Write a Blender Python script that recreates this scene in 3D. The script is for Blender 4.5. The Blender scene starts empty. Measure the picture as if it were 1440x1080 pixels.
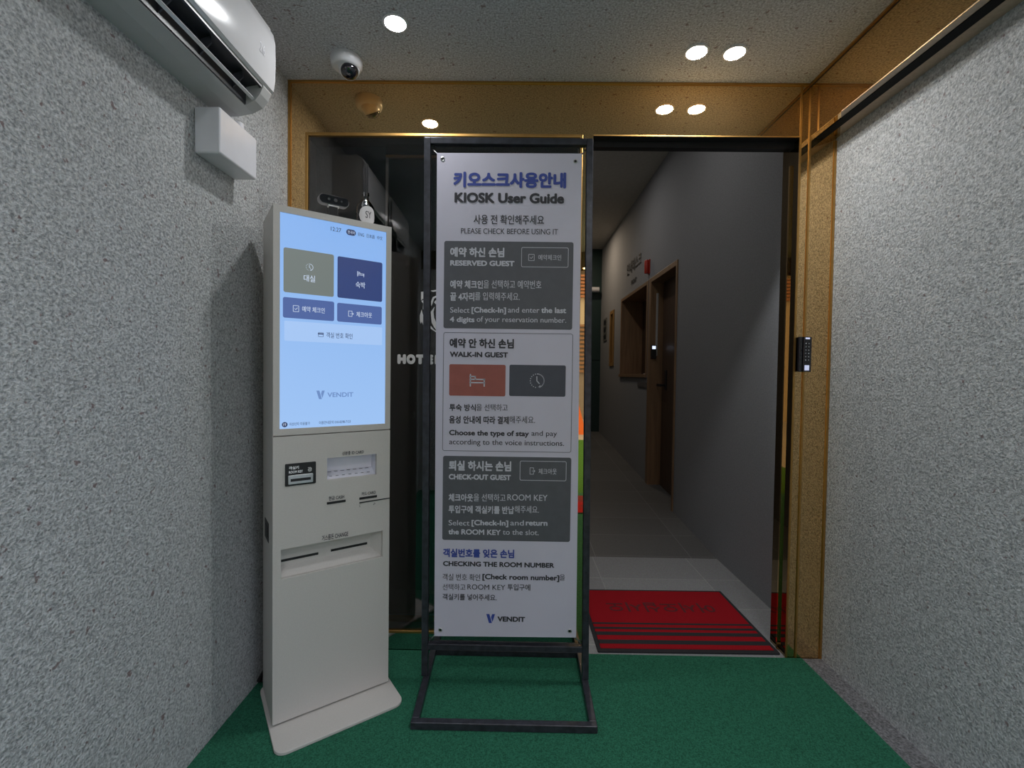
import bpy, bmesh, math, random
from mathutils import Vector, Matrix

S = bpy.context.scene
C = S.collection
PI = math.pi

# ------------------------------------------------------------------ camera, sky, exposure
cd = bpy.data.cameras.new('camera')
cd.sensor_width = 36.0
cd.lens = 645.0 / 1440.0 * 36.0
cd.clip_start = 0.02
cam = bpy.data.objects.new('camera', cd)
C.objects.link(cam)
rt, up, bk = (0.999847, 0.010849, 0.013712), (-0.013961, 0.023248, 0.999632), (0.010526, -0.999671, 0.023396)
cam.matrix_world = Matrix(((rt[0], up[0], bk[0], 0.0), (rt[1], up[1], bk[1], 0.0), (rt[2], up[2], bk[2], 1.18), (0, 0, 0, 1)))
S.camera = cam

world = bpy.data.worlds.new('world')
S.world = world
world.use_nodes = True
SKY_STRENGTH = 2.8
bg = world.node_tree.nodes['Background']
bg.inputs[0].default_value = (0.72, 0.82, 1.0, 1)
bg.inputs[1].default_value = SKY_STRENGTH

S.view_settings.view_transform = 'Standard'
S.view_settings.look = 'None'
S.view_settings.exposure = 0.0
S.view_settings.gamma = 1.0
S.view_settings.use_curve_mapping = False

LAMP = 305.0          # radiance of a downlight lens
LAMP_INNER = 270.0    # the warm lamp at the corridor end
LAMP_FILL = 108.0      # unseen fill lamps added to the corridor

# ------------------------------------------------------------------ materials
def nodes_of(name):
    m = bpy.data.materials.new(name)
    m.use_nodes = True
    nt = m.node_tree
    return m, nt, nt.nodes['Principled BSDF']

def mat(name, col, rough=0.5, metal=0.0, var=0.06, scale=30.0, bump=0.0, bscale=200.0, spec=0.5, coat=0.0):
    """principled surface with a faint procedural mottling and an optional fine bump"""
    m, nt, b = nodes_of(name)
    N, L = nt.nodes, nt.links
    tc = N.new('ShaderNodeTexCoord')
    nz = N.new('ShaderNodeTexNoise')
    nz.inputs['Scale'].default_value = scale
    nz.inputs['Detail'].default_value = 4
    L.new(tc.outputs['Object'], nz.inputs['Vector'])
    rp = N.new('ShaderNodeValToRGB')
    rp.color_ramp.elements[0].position, rp.color_ramp.elements[1].position = 0.3, 0.7
    rp.color_ramp.elements[0].color = tuple(c * (1 - var) for c in col) + (1,)
    rp.color_ramp.elements[1].color = tuple(min(1, c * (1 + var)) for c in col) + (1,)
    L.new(nz.outputs[0], rp.inputs[0])
    L.new(rp.outputs[0], b.inputs['Base Color'])
    b.inputs['Roughness'].default_value = rough
    b.inputs['Metallic'].default_value = metal
    b.inputs['Specular IOR Level'].default_value = spec
    if coat:
        b.inputs['Coat Weight'].default_value = coat
        b.inputs['Coat Roughness'].default_value = 0.03
    if bump:
        n2 = N.new('ShaderNodeTexNoise')
        n2.inputs['Scale'].default_value = bscale
        n2.inputs['Detail'].default_value = 3
        L.new(tc.outputs['Object'], n2.inputs['Vector'])
        bp = N.new('ShaderNodeBump')
        bp.inputs['Strength'].default_value = bump
        bp.inputs['Distance'].default_value = 0.004
        L.new(n2.outputs[0], bp.inputs['Height'])
        L.new(bp.outputs[0], b.inputs['Normal'])
    return m

def plaster(name, lo, hi, bump=0.8, scale=95.0, dist=0.006):
    """coarse sprayed stucco with darker pits and a few reddish grains"""
    m, nt, b = nodes_of(name)
    N, L = nt.nodes, nt.links
    tc = N.new('ShaderNodeTexCoord')
    nz = N.new('ShaderNodeTexNoise')
    nz.inputs['Scale'].default_value = scale
    nz.inputs['Detail'].default_value = 3
    nz.inputs['Roughness'].default_value = 0.6
    L.new(tc.outputs['Object'], nz.inputs['Vector'])
    rp = N.new('ShaderNodeValToRGB')
    rp.color_ramp.elements[0].position, rp.color_ramp.elements[1].position = 0.3, 0.68
    rp.color_ramp.elements[0].color = lo + (1,)
    rp.color_ramp.elements[1].color = hi + (1,)
    L.new(nz.outputs[0], rp.inputs[0])
    fl = N.new('ShaderNodeTexNoise')
    fl.inputs['Scale'].default_value = 55.0
    fl.inputs['Detail'].default_value = 4
    L.new(tc.outputs['Object'], fl.inputs['Vector'])
    r2 = N.new('ShaderNodeValToRGB')
    r2.color_ramp.elements[0].position, r2.color_ramp.elements[1].position = 0.655, 0.70
    r2.color_ramp.elements[0].color, r2.color_ramp.elements[1].color = (0, 0, 0, 1), (1, 1, 1, 1)
    L.new(fl.outputs[0], r2.inputs[0])
    mx = N.new('ShaderNodeMix')
    mx.data_type = 'RGBA'
    L.new(r2.outputs[0], mx.inputs[0])
    L.new(rp.outputs[0], mx.inputs[6])
    mx.inputs[7].default_value = (lo[0] * 1.0, lo[1] * 0.76, lo[2] * 0.74, 1)
    L.new(mx.outputs[2], b.inputs['Base Color'])
    b.inputs['Roughness'].default_value = 0.85
    b.inputs['Specular IOR Level'].default_value = 0.3
    bp = N.new('ShaderNodeBump')
    bp.inputs['Strength'].default_value = bump
    bp.inputs['Distance'].default_value = dist
    L.new(nz.outputs[0], bp.inputs['Height'])
    L.new(bp.outputs[0], b.inputs['Normal'])
    return m

def emis(name, col, strength, base=(0.8, 0.8, 0.8)):
    m, nt, b = nodes_of(name)
    b.inputs['Base Color'].default_value = base + (1,)
    b.inputs['Emission Color'].default_value = col + (1,)
    b.inputs['Emission Strength'].default_value = strength
    return m

def screen_mat(name, top, bottom, z0, z1, strength):
    """a lit display: the picture on it is a blue that pales towards the bottom"""
    m, nt, b = nodes_of(name)
    N, L = nt.nodes, nt.links
    tc = N.new('ShaderNodeTexCoord')
    sp = N.new('ShaderNodeSeparateXYZ')
    L.new(tc.outputs['Object'], sp.inputs[0])
    mr = N.new('ShaderNodeMapRange')
    mr.inputs[1].default_value, mr.inputs[2].default_value = z0, z1
    L.new(sp.outputs[2], mr.inputs[0])
    rp = N.new('ShaderNodeValToRGB')
    rp.color_ramp.elements[0].color = bottom + (1,)
    rp.color_ramp.elements[1].color = top + (1,)
    L.new(mr.outputs[0], rp.inputs[0])
    L.new(rp.outputs[0], b.inputs['Emission Color'])
    b.inputs['Emission Strength'].default_value = strength
    b.inputs['Base Color'].default_value = (0.02, 0.02, 0.025, 1)
    b.inputs['Roughness'].default_value = 0.32
    b.inputs['Specular IOR Level'].default_value = 0.3
    return m

def pane(name, tint, gain=1.6, ior=1.5, rough=0.0):
    """thin sheet of glass: tinted see-through plus its mirror reflection"""
    m = bpy.data.materials.new(name)
    m.use_nodes = True
    nt = m.node_tree
    N, L = nt.nodes, nt.links
    N.clear()
    out = N.new('ShaderNodeOutputMaterial')
    tr = N.new('ShaderNodeBsdfTransparent')
    tr.inputs[0].default_value = tint + (1,)
    gl = N.new('ShaderNodeBsdfGlossy')
    gl.inputs['Roughness'].default_value = rough
    gl.inputs[0].default_value = (1, 1, 1, 1)
    fr = N.new('ShaderNodeFresnel')
    fr.inputs[0].default_value = ior
    mu = N.new('ShaderNodeMath')
    mu.operation = 'MULTIPLY'
    mu.use_clamp = True
    mu.inputs[1].default_value = gain
    L.new(fr.outputs[0], mu.inputs[0])
    mx = N.new('ShaderNodeMixShader')
    L.new(mu.outputs[0], mx.inputs[0])
    L.new(tr.outputs[0], mx.inputs[1])
    L.new(gl.outputs[0], mx.inputs[2])
    L.new(mx.outputs[0], out.inputs[0])
    return m

def tiles(name, col, grout, bw, bh, rough=0.55, offset=0.0):
    m, nt, b = nodes_of(name)
    N, L = nt.nodes, nt.links
    tc = N.new('ShaderNodeTexCoord')
    br = N.new('ShaderNodeTexBrick')
    br.offset = offset
    br.inputs['Color1'].default_value = tuple(c * 0.9 for c in col) + (1,)
    br.inputs['Color2'].default_value = tuple(c * 1.1 for c in col) + (1,)
    br.inputs['Mortar'].default_value = grout + (1,)
    br.inputs['Scale'].default_value = 1.0
    br.inputs['Mortar Size'].default_value = 0.0025
    br.inputs['Brick Width'].default_value = bw
    br.inputs['Row Height'].default_value = bh
    mp = N.new('ShaderNodeMapping')
    mp.inputs['Location'].default_value = (0.095, 0.0, 0)
    L.new(tc.outputs['Object'], mp.inputs[0])
    L.new(mp.outputs[0], br.inputs['Vector'])
    nz = N.new('ShaderNodeTexNoise')
    nz.inputs['Scale'].default_value = 130
    nz.inputs['Detail'].default_value = 2
    L.new(tc.outputs['Object'], nz.inputs['Vector'])
    mx = N.new('ShaderNodeMix')
    mx.data_type = 'RGBA'
    mx.blend_type = 'OVERLAY'
    mx.inputs[0].default_value = 0.55
    L.new(br.outputs[0], mx.inputs[6])
    L.new(nz.outputs[1], mx.inputs[7])
    hs = N.new('ShaderNodeHueSaturation')
    hs.inputs['Saturation'].default_value = 0.35
    L.new(mx.outputs[2], hs.inputs['Color'])
    L.new(hs.outputs[0], b.inputs['Base Color'])
    b.inputs['Roughness'].default_value = rough
    return m

def wood(name, col):
    m, nt, b = nodes_of(name)
    N, L = nt.nodes, nt.links
    tc = N.new('ShaderNodeTexCoord')
    mp = N.new('ShaderNodeMapping')
    mp.inputs['Scale'].default_value = (40, 40, 3)
    L.new(tc.outputs['Object'], mp.inputs[0])
    nz = N.new('ShaderNodeTexNoise')
    nz.inputs['Scale'].default_value = 1.0
    nz.inputs['Detail'].default_value = 5
    L.new(mp.outputs[0], nz.inputs['Vector'])
    rp = N.new('ShaderNodeValToRGB')
    rp.color_ramp.elements[0].position, rp.color_ramp.elements[1].position = 0.3, 0.7
    rp.color_ramp.elements[0].color = tuple(c * 0.78 for c in col) + (1,)
    rp.color_ramp.elements[1].color = tuple(c * 1.15 for c in col) + (1,)
    L.new(nz.outputs[0], rp.inputs[0])
    L.new(rp.outputs[0], b.inputs['Base Color'])
    b.inputs['Roughness'].default_value = 0.45
    return m

M = {}
M['plaster'] = plaster('grey_plaster', (0.25, 0.26, 0.265), (0.66, 0.67, 0.675), bump=1.1, scale=150)
M['ceil'] = plaster('ceiling_plaster', (0.27, 0.278, 0.30), (0.70, 0.715, 0.77), bump=0.9, scale=150)
M['mirror'] = mat('bronze_mirror', (0.76, 0.50, 0.23), 0.015, 0.98, var=0.02, scale=3)
M['darkmirror'] = mat('dark_bronze_mirror', (0.30, 0.22, 0.12), 0.02, 1.0, var=0.03, scale=3)
M['greymirror'] = mat('grey_mirror', (0.52, 0.54, 0.52), 0.05, 1.0, var=0.03, scale=3)
M['gold'] = mat('gold_trim_metal', (0.54, 0.31, 0.10), 0.42, 1.0, var=0.06)
M['glass'] = pane('dark_tinted_glass', (0.74, 0.72, 0.70), 1.75)
M['leafglass'] = pane('smoked_door_glass', (0.55, 0.57, 0.58), 0.9)
M['carpet'] = mat('green_needle_carpet', (0.028, 0.142, 0.084), 0.95, 0, var=0.45, scale=230, bump=0.9, bscale=300, spec=0.1)
M['turf'] = mat('green_turf', (0.05, 0.15, 0.025), 0.95, 0, var=0.4, scale=300, spec=0.1)
M['granite'] = tiles('grey_granite', (0.25, 0.262, 0.285), (0.36, 0.36, 0.36), 0.60, 0.33)
M['granite_strip'] = mat('speckled_granite', (0.16, 0.16, 0.168), 0.7, 0, var=0.65, scale=150)
M['ramp'] = tiles('dark_stone_tiles', (0.105, 0.105, 0.105), (0.19, 0.19, 0.19), 0.62, 0.33, 0.5)
M['innerwall'] = mat('smooth_grey_plaster', (0.27, 0.275, 0.29), 0.9, 0, var=0.1, scale=120, bump=0.3, bscale=160)
M['innerceil'] = mat('inner_ceiling_paint', (0.50, 0.47, 0.43), 0.9)
M['teal'] = mat('dark_teal_paint', (0.009, 0.031, 0.030), 0.5)
M['woodlight'] = wood('oak_veneer', (0.26, 0.155, 0.085))
M['wooddark'] = wood('dark_walnut_veneer', (0.085, 0.052, 0.034))
M['black'] = mat('black_powder_coat', (0.012, 0.012, 0.015), 0.42, 0, var=0.2, scale=60)
M['blackmatte'] = mat('black_plastic', (0.010, 0.010, 0.011), 0.5)
M['steel'] = mat('worn_black_steel', (0.042, 0.044, 0.056), 0.36, 0.3, var=0.35, scale=45)
M['kiosk'] = mat('warm_grey_sheet_metal', (0.585, 0.555, 0.525), 0.45, 0, var=0.03, scale=200)
M['kioskback'] = mat('dark_grey_sheet_metal', (0.36, 0.38, 0.40), 0.5)
M['whiteplastic'] = mat('white_plastic', (0.68, 0.68, 0.72), 0.3, 0, var=0.015)
M['traywhite'] = mat('white_tray_plastic', (0.80, 0.80, 0.88), 0.4, 0, var=0.02)
M['acwhite'] = mat('glossy_white_plastic', (0.66, 0.66, 0.68), 0.16, 0, var=0.01)
M['acgrey'] = mat('pale_grey_plastic', (0.50, 0.50, 0.50), 0.35, 0, var=0.02)
M['silver'] = mat('brushed_silver', (0.62, 0.62, 0.62), 0.3, 1.0)
M['lens'] = mat('camera_lens_glass', (0.006, 0.006, 0.010), 0.04, 0, coat=1.0)
M['clear'] = pane('clear_glass', (0.93, 0.95, 0.96), 1.4)
M['label'] = mat('white_paper_label', (0.62, 0.61, 0.62), 0.6)
M['vinyl'] = mat('white_vinyl_sticker', (0.86, 0.86, 0.88), 0.5)
M['banner'] = mat('banner_fabric_print', (0.645, 0.62, 0.735), 0.42, 0, var=0.02, scale=8)
M['ink'] = mat('charcoal_ink', (0.035, 0.035, 0.045), 0.5)
M['blue'] = mat('royal_blue_ink', (0.045, 0.075, 0.36), 0.5)
M['panelgrey'] = mat('slate_grey_ink', (0.105, 0.108, 0.125), 0.5)
M['white'] = mat('white_ink', (0.63, 0.63, 0.70), 0.5)
M['red_ink'] = mat('muted_red_ink', (0.36, 0.105, 0.085), 0.5)
M['darktile'] = mat('dark_blue_grey_ink', (0.07, 0.075, 0.10), 0.5)
M['matred'] = mat('red_mat_pile', (0.36, 0.011, 0.018), 0.95, 0, var=0.25, scale=350, bump=0.6, bscale=400, spec=0.1)
M['matblack'] = mat('black_mat_rubber', (0.018, 0.018, 0.022), 0.85, 0, var=0.2, scale=200)
M['matink'] = mat('dark_mat_lettering', (0.13, 0.012, 0.016), 0.95)
M['alarm'] = mat('red_alarm_plastic', (0.45, 0.035, 0.02), 0.3)
M['lamp'] = emis('lit_lamp_lens', (0.965, 0.985, 1.0), LAMP)
M['warm'] = emis('lit_warm_lens', (1.0, 0.80, 0.58), LAMP_INNER)
M['mid'] = emis('added_fill_lens', (1.0, 0.96, 0.92), LAMP_FILL)
M['reader'] = emis('reader_light', (0.7, 0.8, 1.0), 1.2)
M['keylight'] = emis('keypad_light', (0.55, 0.6, 1.0), 0.55)
M['keydim'] = emis('keypad_digit_light', (0.4, 0.45, 0.7), 0.12)
SCR = 0.92
M['screen'] = screen_mat('kiosk_display', (0.25, 0.47, 0.90), (0.36, 0.58, 0.96), 1.0, 1.68, SCR)
M['ui_olive'] = emis('ui_olive_tile', (0.17, 0.20, 0.19), SCR, (0.02, 0.02, 0.02))
M['ui_navy'] = emis('ui_navy_tile', (0.03, 0.055, 0.19), SCR, (0.02, 0.02, 0.02))
M['ui_blue'] = emis('ui_blue_tile', (0.075, 0.13, 0.36), SCR, (0.02, 0.02, 0.02))
M['ui_white'] = emis('ui_white_text', (0.62, 0.72, 0.90), SCR, (0.02, 0.02, 0.02))
M['ui_ink'] = emis('ui_navy_text', (0.02, 0.035, 0.11), SCR, (0.02, 0.02, 0.02))
M['ui_dim'] = emis('ui_dim_logo', (0.16, 0.28, 0.58), SCR, (0.02, 0.02, 0.02))
M['ui_band'] = emis('ui_pale_band', (0.40, 0.60, 0.96), SCR, (0.02, 0.02, 0.02))
for k in ('ui_olive', 'ui_navy', 'ui_blue', 'ui_white', 'ui_ink', 'ui_dim', 'ui_band'):
    M[k].node_tree.nodes['Principled BSDF'].inputs['Roughness'].default_value = 0.32
    M[k].node_tree.nodes['Principled BSDF'].inputs['Specular IOR Level'].default_value = 0.3
M['asphalt'] = mat('street_paving', (0.34, 0.33, 0.32), 0.9, 0, var=0.2, scale=50)
M['cream'] = mat('cream_render', (0.50, 0.43, 0.32), 0.8)
M['terracotta'] = mat('terracotta_louvers', (0.40, 0.17, 0.08), 0.7)
M['brownslat'] = mat('brown_slats', (0.26, 0.14, 0.07), 0.6)
M['shop'] = mat('shopfront_grey', (0.22, 0.19, 0.16), 0.6)
M['orange'] = mat('orange_plastic', (0.75, 0.16, 0.03), 0.5)

# ------------------------------------------------------------------ mesh helpers
def NB():
    return bmesh.new()

def box(bm, x0, x1, y0, y1, z0, z1):
    v = [bm.verts.new(p) for p in ((x0, y0, z0), (x1, y0, z0), (x1, y1, z0), (x0, y1, z0), (x0, y0, z1), (x1, y0, z1), (x1, y1, z1), (x0, y1, z1))]
    for f in ((0, 3, 2, 1), (4, 5, 6, 7), (0, 1, 5, 4), (1, 2, 6, 5), (2, 3, 7, 6), (3, 0, 4, 7)):
        bm.faces.new([v[i] for i in f])
    return v

def prism(bm, poly, axis, a, b):
    """extrude a 2-D outline along an axis: 'y' takes (x,z), 'x' takes (y,z), 'z' takes (x,y)"""
    def pt(p, t):
        return {'y': (p[0], t, p[1]), 'x': (t, p[0], p[1]), 'z': (p[0], p[1], t)}[axis]
    lo = [bm.verts.new(pt(p, a)) for p in poly]
    hi = [bm.verts.new(pt(p, b)) for p in poly]
    n = len(poly)
    bm.faces.new(lo[::-1])
    bm.faces.new(hi)
    for i in range(n):
        j = (i + 1) % n
        bm.faces.new((lo[i], lo[j], hi[j], hi[i]))

def rrect(x0, x1, z0, z1, r, n=5):
    out = []
    for cx, cz, a0 in ((x1 - r, z1 - r, 0), (x0 + r, z1 - r, 90), (x0 + r, z0 + r, 180), (x1 - r, z0 + r, 270)):
        for k in range(n + 1):
            a = math.radians(a0 + 90 * k / n)
            out.append((cx + r * math.cos(a), cz + r * math.sin(a)))
    return out

def ring_plate(bm, outer, inner, axis, a, b):
    """frame between two outlines with the same number of points"""
    def pt(p, t):
        return {'y': (p[0], t, p[1]), 'z': (p[0], p[1], t)}[axis]
    O0, O1 = [bm.verts.new(pt(p, a)) for p in outer], [bm.verts.new(pt(p, b)) for p in outer]
    I0, I1 = [bm.verts.new(pt(p, a)) for p in inner], [bm.verts.new(pt(p, b)) for p in inner]
    n = len(outer)
    for i in range(n):
        j = (i + 1) % n
        bm.faces.new((O0[i], O0[j], I0[j], I0[i]))
        bm.faces.new((O1[j], O1[i], I1[i], I1[j]))
        bm.faces.new((O0[j], O0[i], O1[i], O1[j]))
        bm.faces.new((I0[i], I0[j], I1[j], I1[i]))

def plate_holes(bm, x0, x1, z0, z1, y0, y1, holes):
    """flat plate in x-z with rectangular holes (one skin, closed at every edge)"""
    xs = sorted({x0, x1, *[h[0] for h in holes], *[h[1] for h in holes]})
    zs = sorted({z0, z1, *[h[2] for h in holes], *[h[3] for h in holes]})
    solid = {}
    for i in range(len(xs) - 1):
        for j in range(len(zs) - 1):
            cx, cz = (xs[i] + xs[i + 1]) / 2, (zs[j] + zs[j + 1]) / 2
            solid[i, j] = not any(h[0] < cx < h[1] and h[2] < cz < h[3] for h in holes)
    vv = {}
    def V(i, j, y):
        if (i, j, y) not in vv:
            vv[i, j, y] = bm.verts.new((xs[i], y, zs[j]))
        return vv[i, j, y]
    for (i, j), s in solid.items():
        if not s:
            continue
        bm.faces.new((V(i, j, y0), V(i + 1, j, y0), V(i + 1, j + 1, y0), V(i, j + 1, y0)))
        bm.faces.new((V(i, j + 1, y1), V(i + 1, j + 1, y1), V(i + 1, j, y1), V(i, j, y1)))
        for di, dj, a, b in ((-1, 0, (i, j), (i, j + 1)), (1, 0, (i + 1, j), (i + 1, j + 1)), (0, -1, (i, j), (i + 1, j)), (0, 1, (i, j + 1), (i + 1, j + 1))):
            if not solid.get((i + di, j + dj), False):
                bm.faces.new((V(*a, y0), V(*b, y0), V(*b, y1), V(*a, y1)))

def tube(bm, pts, r, n=10, closed=False):
    pts = [Vector(p) for p in pts]
    rings = []
    m = len(pts)
    for i, p in enumerate(pts):
        if closed:
            d = pts[(i + 1) % m] - pts[i - 1]
        else:
            d = pts[min(i + 1, m - 1)] - pts[max(i - 1, 0)]
        d.normalize()
        a = Vector((0, 0, 1)) if abs(d.z) < 0.9 else Vector((0, 1, 0))
        u = d.cross(a).normalized()
        w = u.cross(d)
        rings.append([bm.verts.new(p + u * r * math.cos(2 * PI * k / n) + w * r * math.sin(2 * PI * k / n)) for k in range(n)])
    for i in range(m if closed else m - 1):
        A, B = rings[i], rings[(i + 1) % m]
        for k in range(n):
            bm.faces.new((A[k], A[(k + 1) % n], B[(k + 1) % n], B[k]))
    if not closed:
        bm.faces.new(rings[0][::-1])
        bm.faces.new(rings[-1])

def lathe(bm, prof, cx=0.0, cy=0.0, n=40):
    """prof = (radius, z) pairs"""
    rings = []
    for r, z in prof:
        if r < 1e-6:
            rings.append([bm.verts.new((cx, cy, z))])
        else:
            rings.append([bm.verts.new((cx + r * math.cos(2 * PI * k / n), cy + r * math.sin(2 * PI * k / n), z)) for k in range(n)])
    for A, B in zip(rings, rings[1:]):
        for k in range(n):
            k2 = (k + 1) % n
            if len(A) == 1 and len(B) == 1:
                continue
            if len(A) == 1:
                bm.faces.new((A[0], B[k2], B[k]))
            elif len(B) == 1:
                bm.faces.new((A[k], A[k2], B[0]))
            else:
                bm.faces.new((A[k], A[k2], B[k2], B[k]))

def bar(bm, p, q, w, d):
    """square tube from p to q: w across x, d across y (for upright or leaning posts)"""
    vs = []
    for c in (p, q):
        for sx, sy in ((-1, -1), (1, -1), (1, 1), (-1, 1)):
            vs.append(bm.verts.new((c[0] + sx * w / 2, c[1] + sy * d / 2, c[2])))
    for f in ((3, 2, 1, 0), (4, 5, 6, 7), (0, 1, 5, 4), (1, 2, 6, 5), (2, 3, 7, 6), (3, 0, 4, 7)):
        bm.faces.new([vs[i] for i in f])

def obj(name, bm, m, parent=None, smooth=False, bevel=0.0, seg=2):
    bmesh.ops.recalc_face_normals(bm, faces=bm.faces)
    me = bpy.data.meshes.new(name)
    bm.to_mesh(me)
    bm.free()
    if smooth:
        for p in me.polygons:
            p.use_smooth = True
    o = bpy.data.objects.new(name, me)
    C.objects.link(o)
    me.materials.append(m)
    if parent:
        o.parent = parent
    if bevel:
        b = o.modifiers.new('bevel', 'BEVEL')
        b.width = bevel
        b.segments = seg
        b.limit_method = 'ANGLE'
        b.angle_limit = math.radians(50)
    if smooth:
        es = o.modifiers.new('split', 'EDGE_SPLIT')
        es.split_angle = math.radians(40)
    return o

def tag(o, label, cat, group=None, kind=None):
    o['label'] = label
    o['category'] = cat
    if group:
        o['group'] = group
    if kind:
        o['kind'] = kind
    return o

def thing(name, label, cat, loc=(0, 0, 0), rz=0.0, group=None):
    o = bpy.data.objects.new(name, None)
    o.empty_display_size = 0.05
    C.objects.link(o)
    o.location = loc
    o.rotation_euler = (0, 0, rz)
    return tag(o, label, cat, group)

def struct(name, bm, m, label=None, cat=None, parent=None, bevel=0.0):
    o = obj(name, bm, m, parent, bevel=bevel)
    if parent is None:
        o['kind'] = 'structure'
        if label:
            o['label'] = label
            o['category'] = cat or 'room'
    return o

def duplicate(root, loc, label):
    r = root.copy()
    C.objects.link(r)
    r.location = loc
    r['label'] = label
    for ch in list(root.children):
        c = ch.copy()
        C.objects.link(c)
        c.parent = r
    return r

# ------------------------------------------------------------------ lettering
_cache = {}
def glyphs(s):
    if s not in _cache:
        cu = bpy.data.curves.new('lettering', 'FONT')
        cu.body = s
        cu.resolution_u = 4
        o = bpy.data.objects.new('lettering', cu)
        C.objects.link(o)
        me = bpy.data.meshes.new_from_object(o.evaluated_get(bpy.context.evaluated_depsgraph_get()))
        vs = [(v.co.x, v.co.y) for v in me.vertices]
        fs = [tuple(p.vertices) for p in me.polygons]
        bpy.data.meshes.remove(me)
        bpy.data.objects.remove(o)
        bpy.data.curves.remove(cu)
        _cache[s] = (vs, fs)
    return _cache[s]

def write(bm, s, a0, a1, zt, zb, wt=0.0, place=None):
    """set text s between a0..a1 with its capitals reaching from zb up to zt; wt thickens the strokes"""
    wt = (wt * 1.35 if wt > 0.015 else wt) + 0.006
    vs, fs = glyphs(s)
    x0, x1 = min(v[0] for v in vs) - wt, max(v[0] for v in vs) + wt
    cjk = any(ord(c) > 0x1100 for c in s)
    r0, r1 = (-0.06 - wt, 0.826 + wt) if cjk else (-wt, 0.69 + wt)
    sx, sz = (a1 - a0) / (x1 - x0), (zt - zb) / (r1 - r0)
    k = 0.75 * wt
    o0, e = Vector(place(a0, zb)), (a1 - a0) * 0.01
    nrm = (Vector(place(a0 + e, zb)) - o0).cross(Vector(place(a0, zb + abs(e))) - o0).normalized()
    for lay, (dx, dy) in enumerate( ((-k, -k), (k, -k), (k, k), (-k, k), (-wt, 0.0), (wt, 0.0), (0.0, wt), (0.0, -wt)) if wt > 0.01 else ((-wt, 0), (wt, 0))):
        out = [bm.verts.new(Vector(place(a0 + (x + dx - x0) * sx, zb + (y + dy - r0) * sz)) + nrm * 4e-5 * lay) for x, y in vs]
        for f in fs:
            try:
                bm.faces.new([out[i] for i in f])
            except ValueError:
                pass

def flat(y):
    return lambda a, z: (a, y, z)

def stroke(bm, pts, w, y0, y1):
    """a thick printed line through points in the x-z plane"""
    for (ax, az), (bx, bz) in zip(pts, pts[1:]):
        d = Vector((bx - ax, bz - az))
        if d.length < 1e-6:
            continue
        d.normalize()
        nx, nz = -d.y * w / 2, d.x * w / 2
        e = d * w * 0.3
        prism(bm, [(ax + nx - e.x, az + nz - e.y), (ax - nx - e.x, az - nz - e.y), (bx - nx + e.x, bz - nz + e.y), (bx + nx + e.x, bz + nz + e.y)], 'y', y0, y1)

def arc(cx, cz, r, a0, a1, n=18):
    return [(cx + r * math.cos(math.radians(a0 + (a1 - a0) * k / n)), cz + r * math.sin(math.radians(a0 + (a1 - a0) * k / n))) for k in range(n + 1)]

def icon_clock(bm, x0, x1, z1, z0, y0, y1, w, dotted=False):
    cx, cz, r = (x0 + x1) / 2, (z0 + z1) / 2, min(x1 - x0, z1 - z0) / 2
    if dotted:
        stroke(bm, arc(cx, cz, r, -70, 90), w, y0, y1)
        for k in range(9):
            a = math.radians(105 + k * 19)
            px, pz = cx + r * math.cos(a), cz + r * math.sin(a)
            prism(bm, arc(px, pz, w * 0.55, 0, 330, 8), 'y', y0, y1)
        prism(bm, [(cx + r * 0.55, cz - r * 0.95), (cx + r * 0.15, cz - r * 0.92), (cx + r * 0.45, cz - r * 0.6)], 'y', y0, y1)
    else:
        stroke(bm, arc(cx, cz, r, 0, 360, 28), w, y0, y1)
    stroke(bm, [(cx - r * 0.05, cz + r * 0.62), (cx - r * 0.05, cz), (cx + r * 0.32, cz - r * 0.4)], w, y0, y1)

def icon_bed(bm, x0, x1, z1, z0, y0, y1, w):
    h = z1 - z0
    stroke(bm, [(x0 + w / 2, z1), (x0 + w / 2, z0)], w, y0, y1)
    stroke(bm, [(x1 - w / 2, z0 + h * 0.62), (x1 - w / 2, z0)], w, y0, y1)
    stroke(bm, [(x0, z0 + h * 0.58), (x1, z0 + h * 0.58)], w, y0, y1)
    stroke(bm, [(x0, z0 + h * 0.30), (x1, z0 + h * 0.30)], w, y0, y1)
    stroke(bm, [(x0, z0 + h * 0.82), (x0 + (x1 - x0) * 0.36, z0 + h * 0.82), (x0 + (x1 - x0) * 0.36, z0 + h * 0.58)], w, y0, y1)

def icon_check(bm, x0, x1, z1, z0, y0, y1, w):
    r = (x1 - x0) * 0.12
    ring_plate(bm, rrect(x0, x1, z0, z1, r), rrect(x0 + w, x1 - w, z0 + w, z1 - w, max(r - w, 0.0003)), 'y', y0, y1)
    X, Z = (lambda t: x0 + (x1 - x0) * t), (lambda t: z0 + (z1 - z0) * t)
    stroke(bm, [(X(0.28), Z(0.5)), (X(0.45), Z(0.33)), (X(0.74), Z(0.64))], w, y0, y1)

def icon_exit(bm, x0, x1, z1, z0, y0, y1, w):
    X, Z = (lambda t: x0 + (x1 - x0) * t), (lambda t: z0 + (z1 - z0) * t)
    stroke(bm, [(X(0.68), Z(0.72)), (X(0.68), Z(0.97)), (X(0.05), Z(0.97)), (X(0.05), Z(0.03)), (X(0.68), Z(0.03)), (X(0.68), Z(0.28))], w, y0, y1)
    stroke(bm, [(X(0.4), Z(0.5)), (X(0.8), Z(0.5))], w, y0, y1)
    prism(bm, [(X(0.74), Z(0.28)), (X(1.0), Z(0.5)), (X(0.74), Z(0.72))], 'y', y0, y1)

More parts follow.
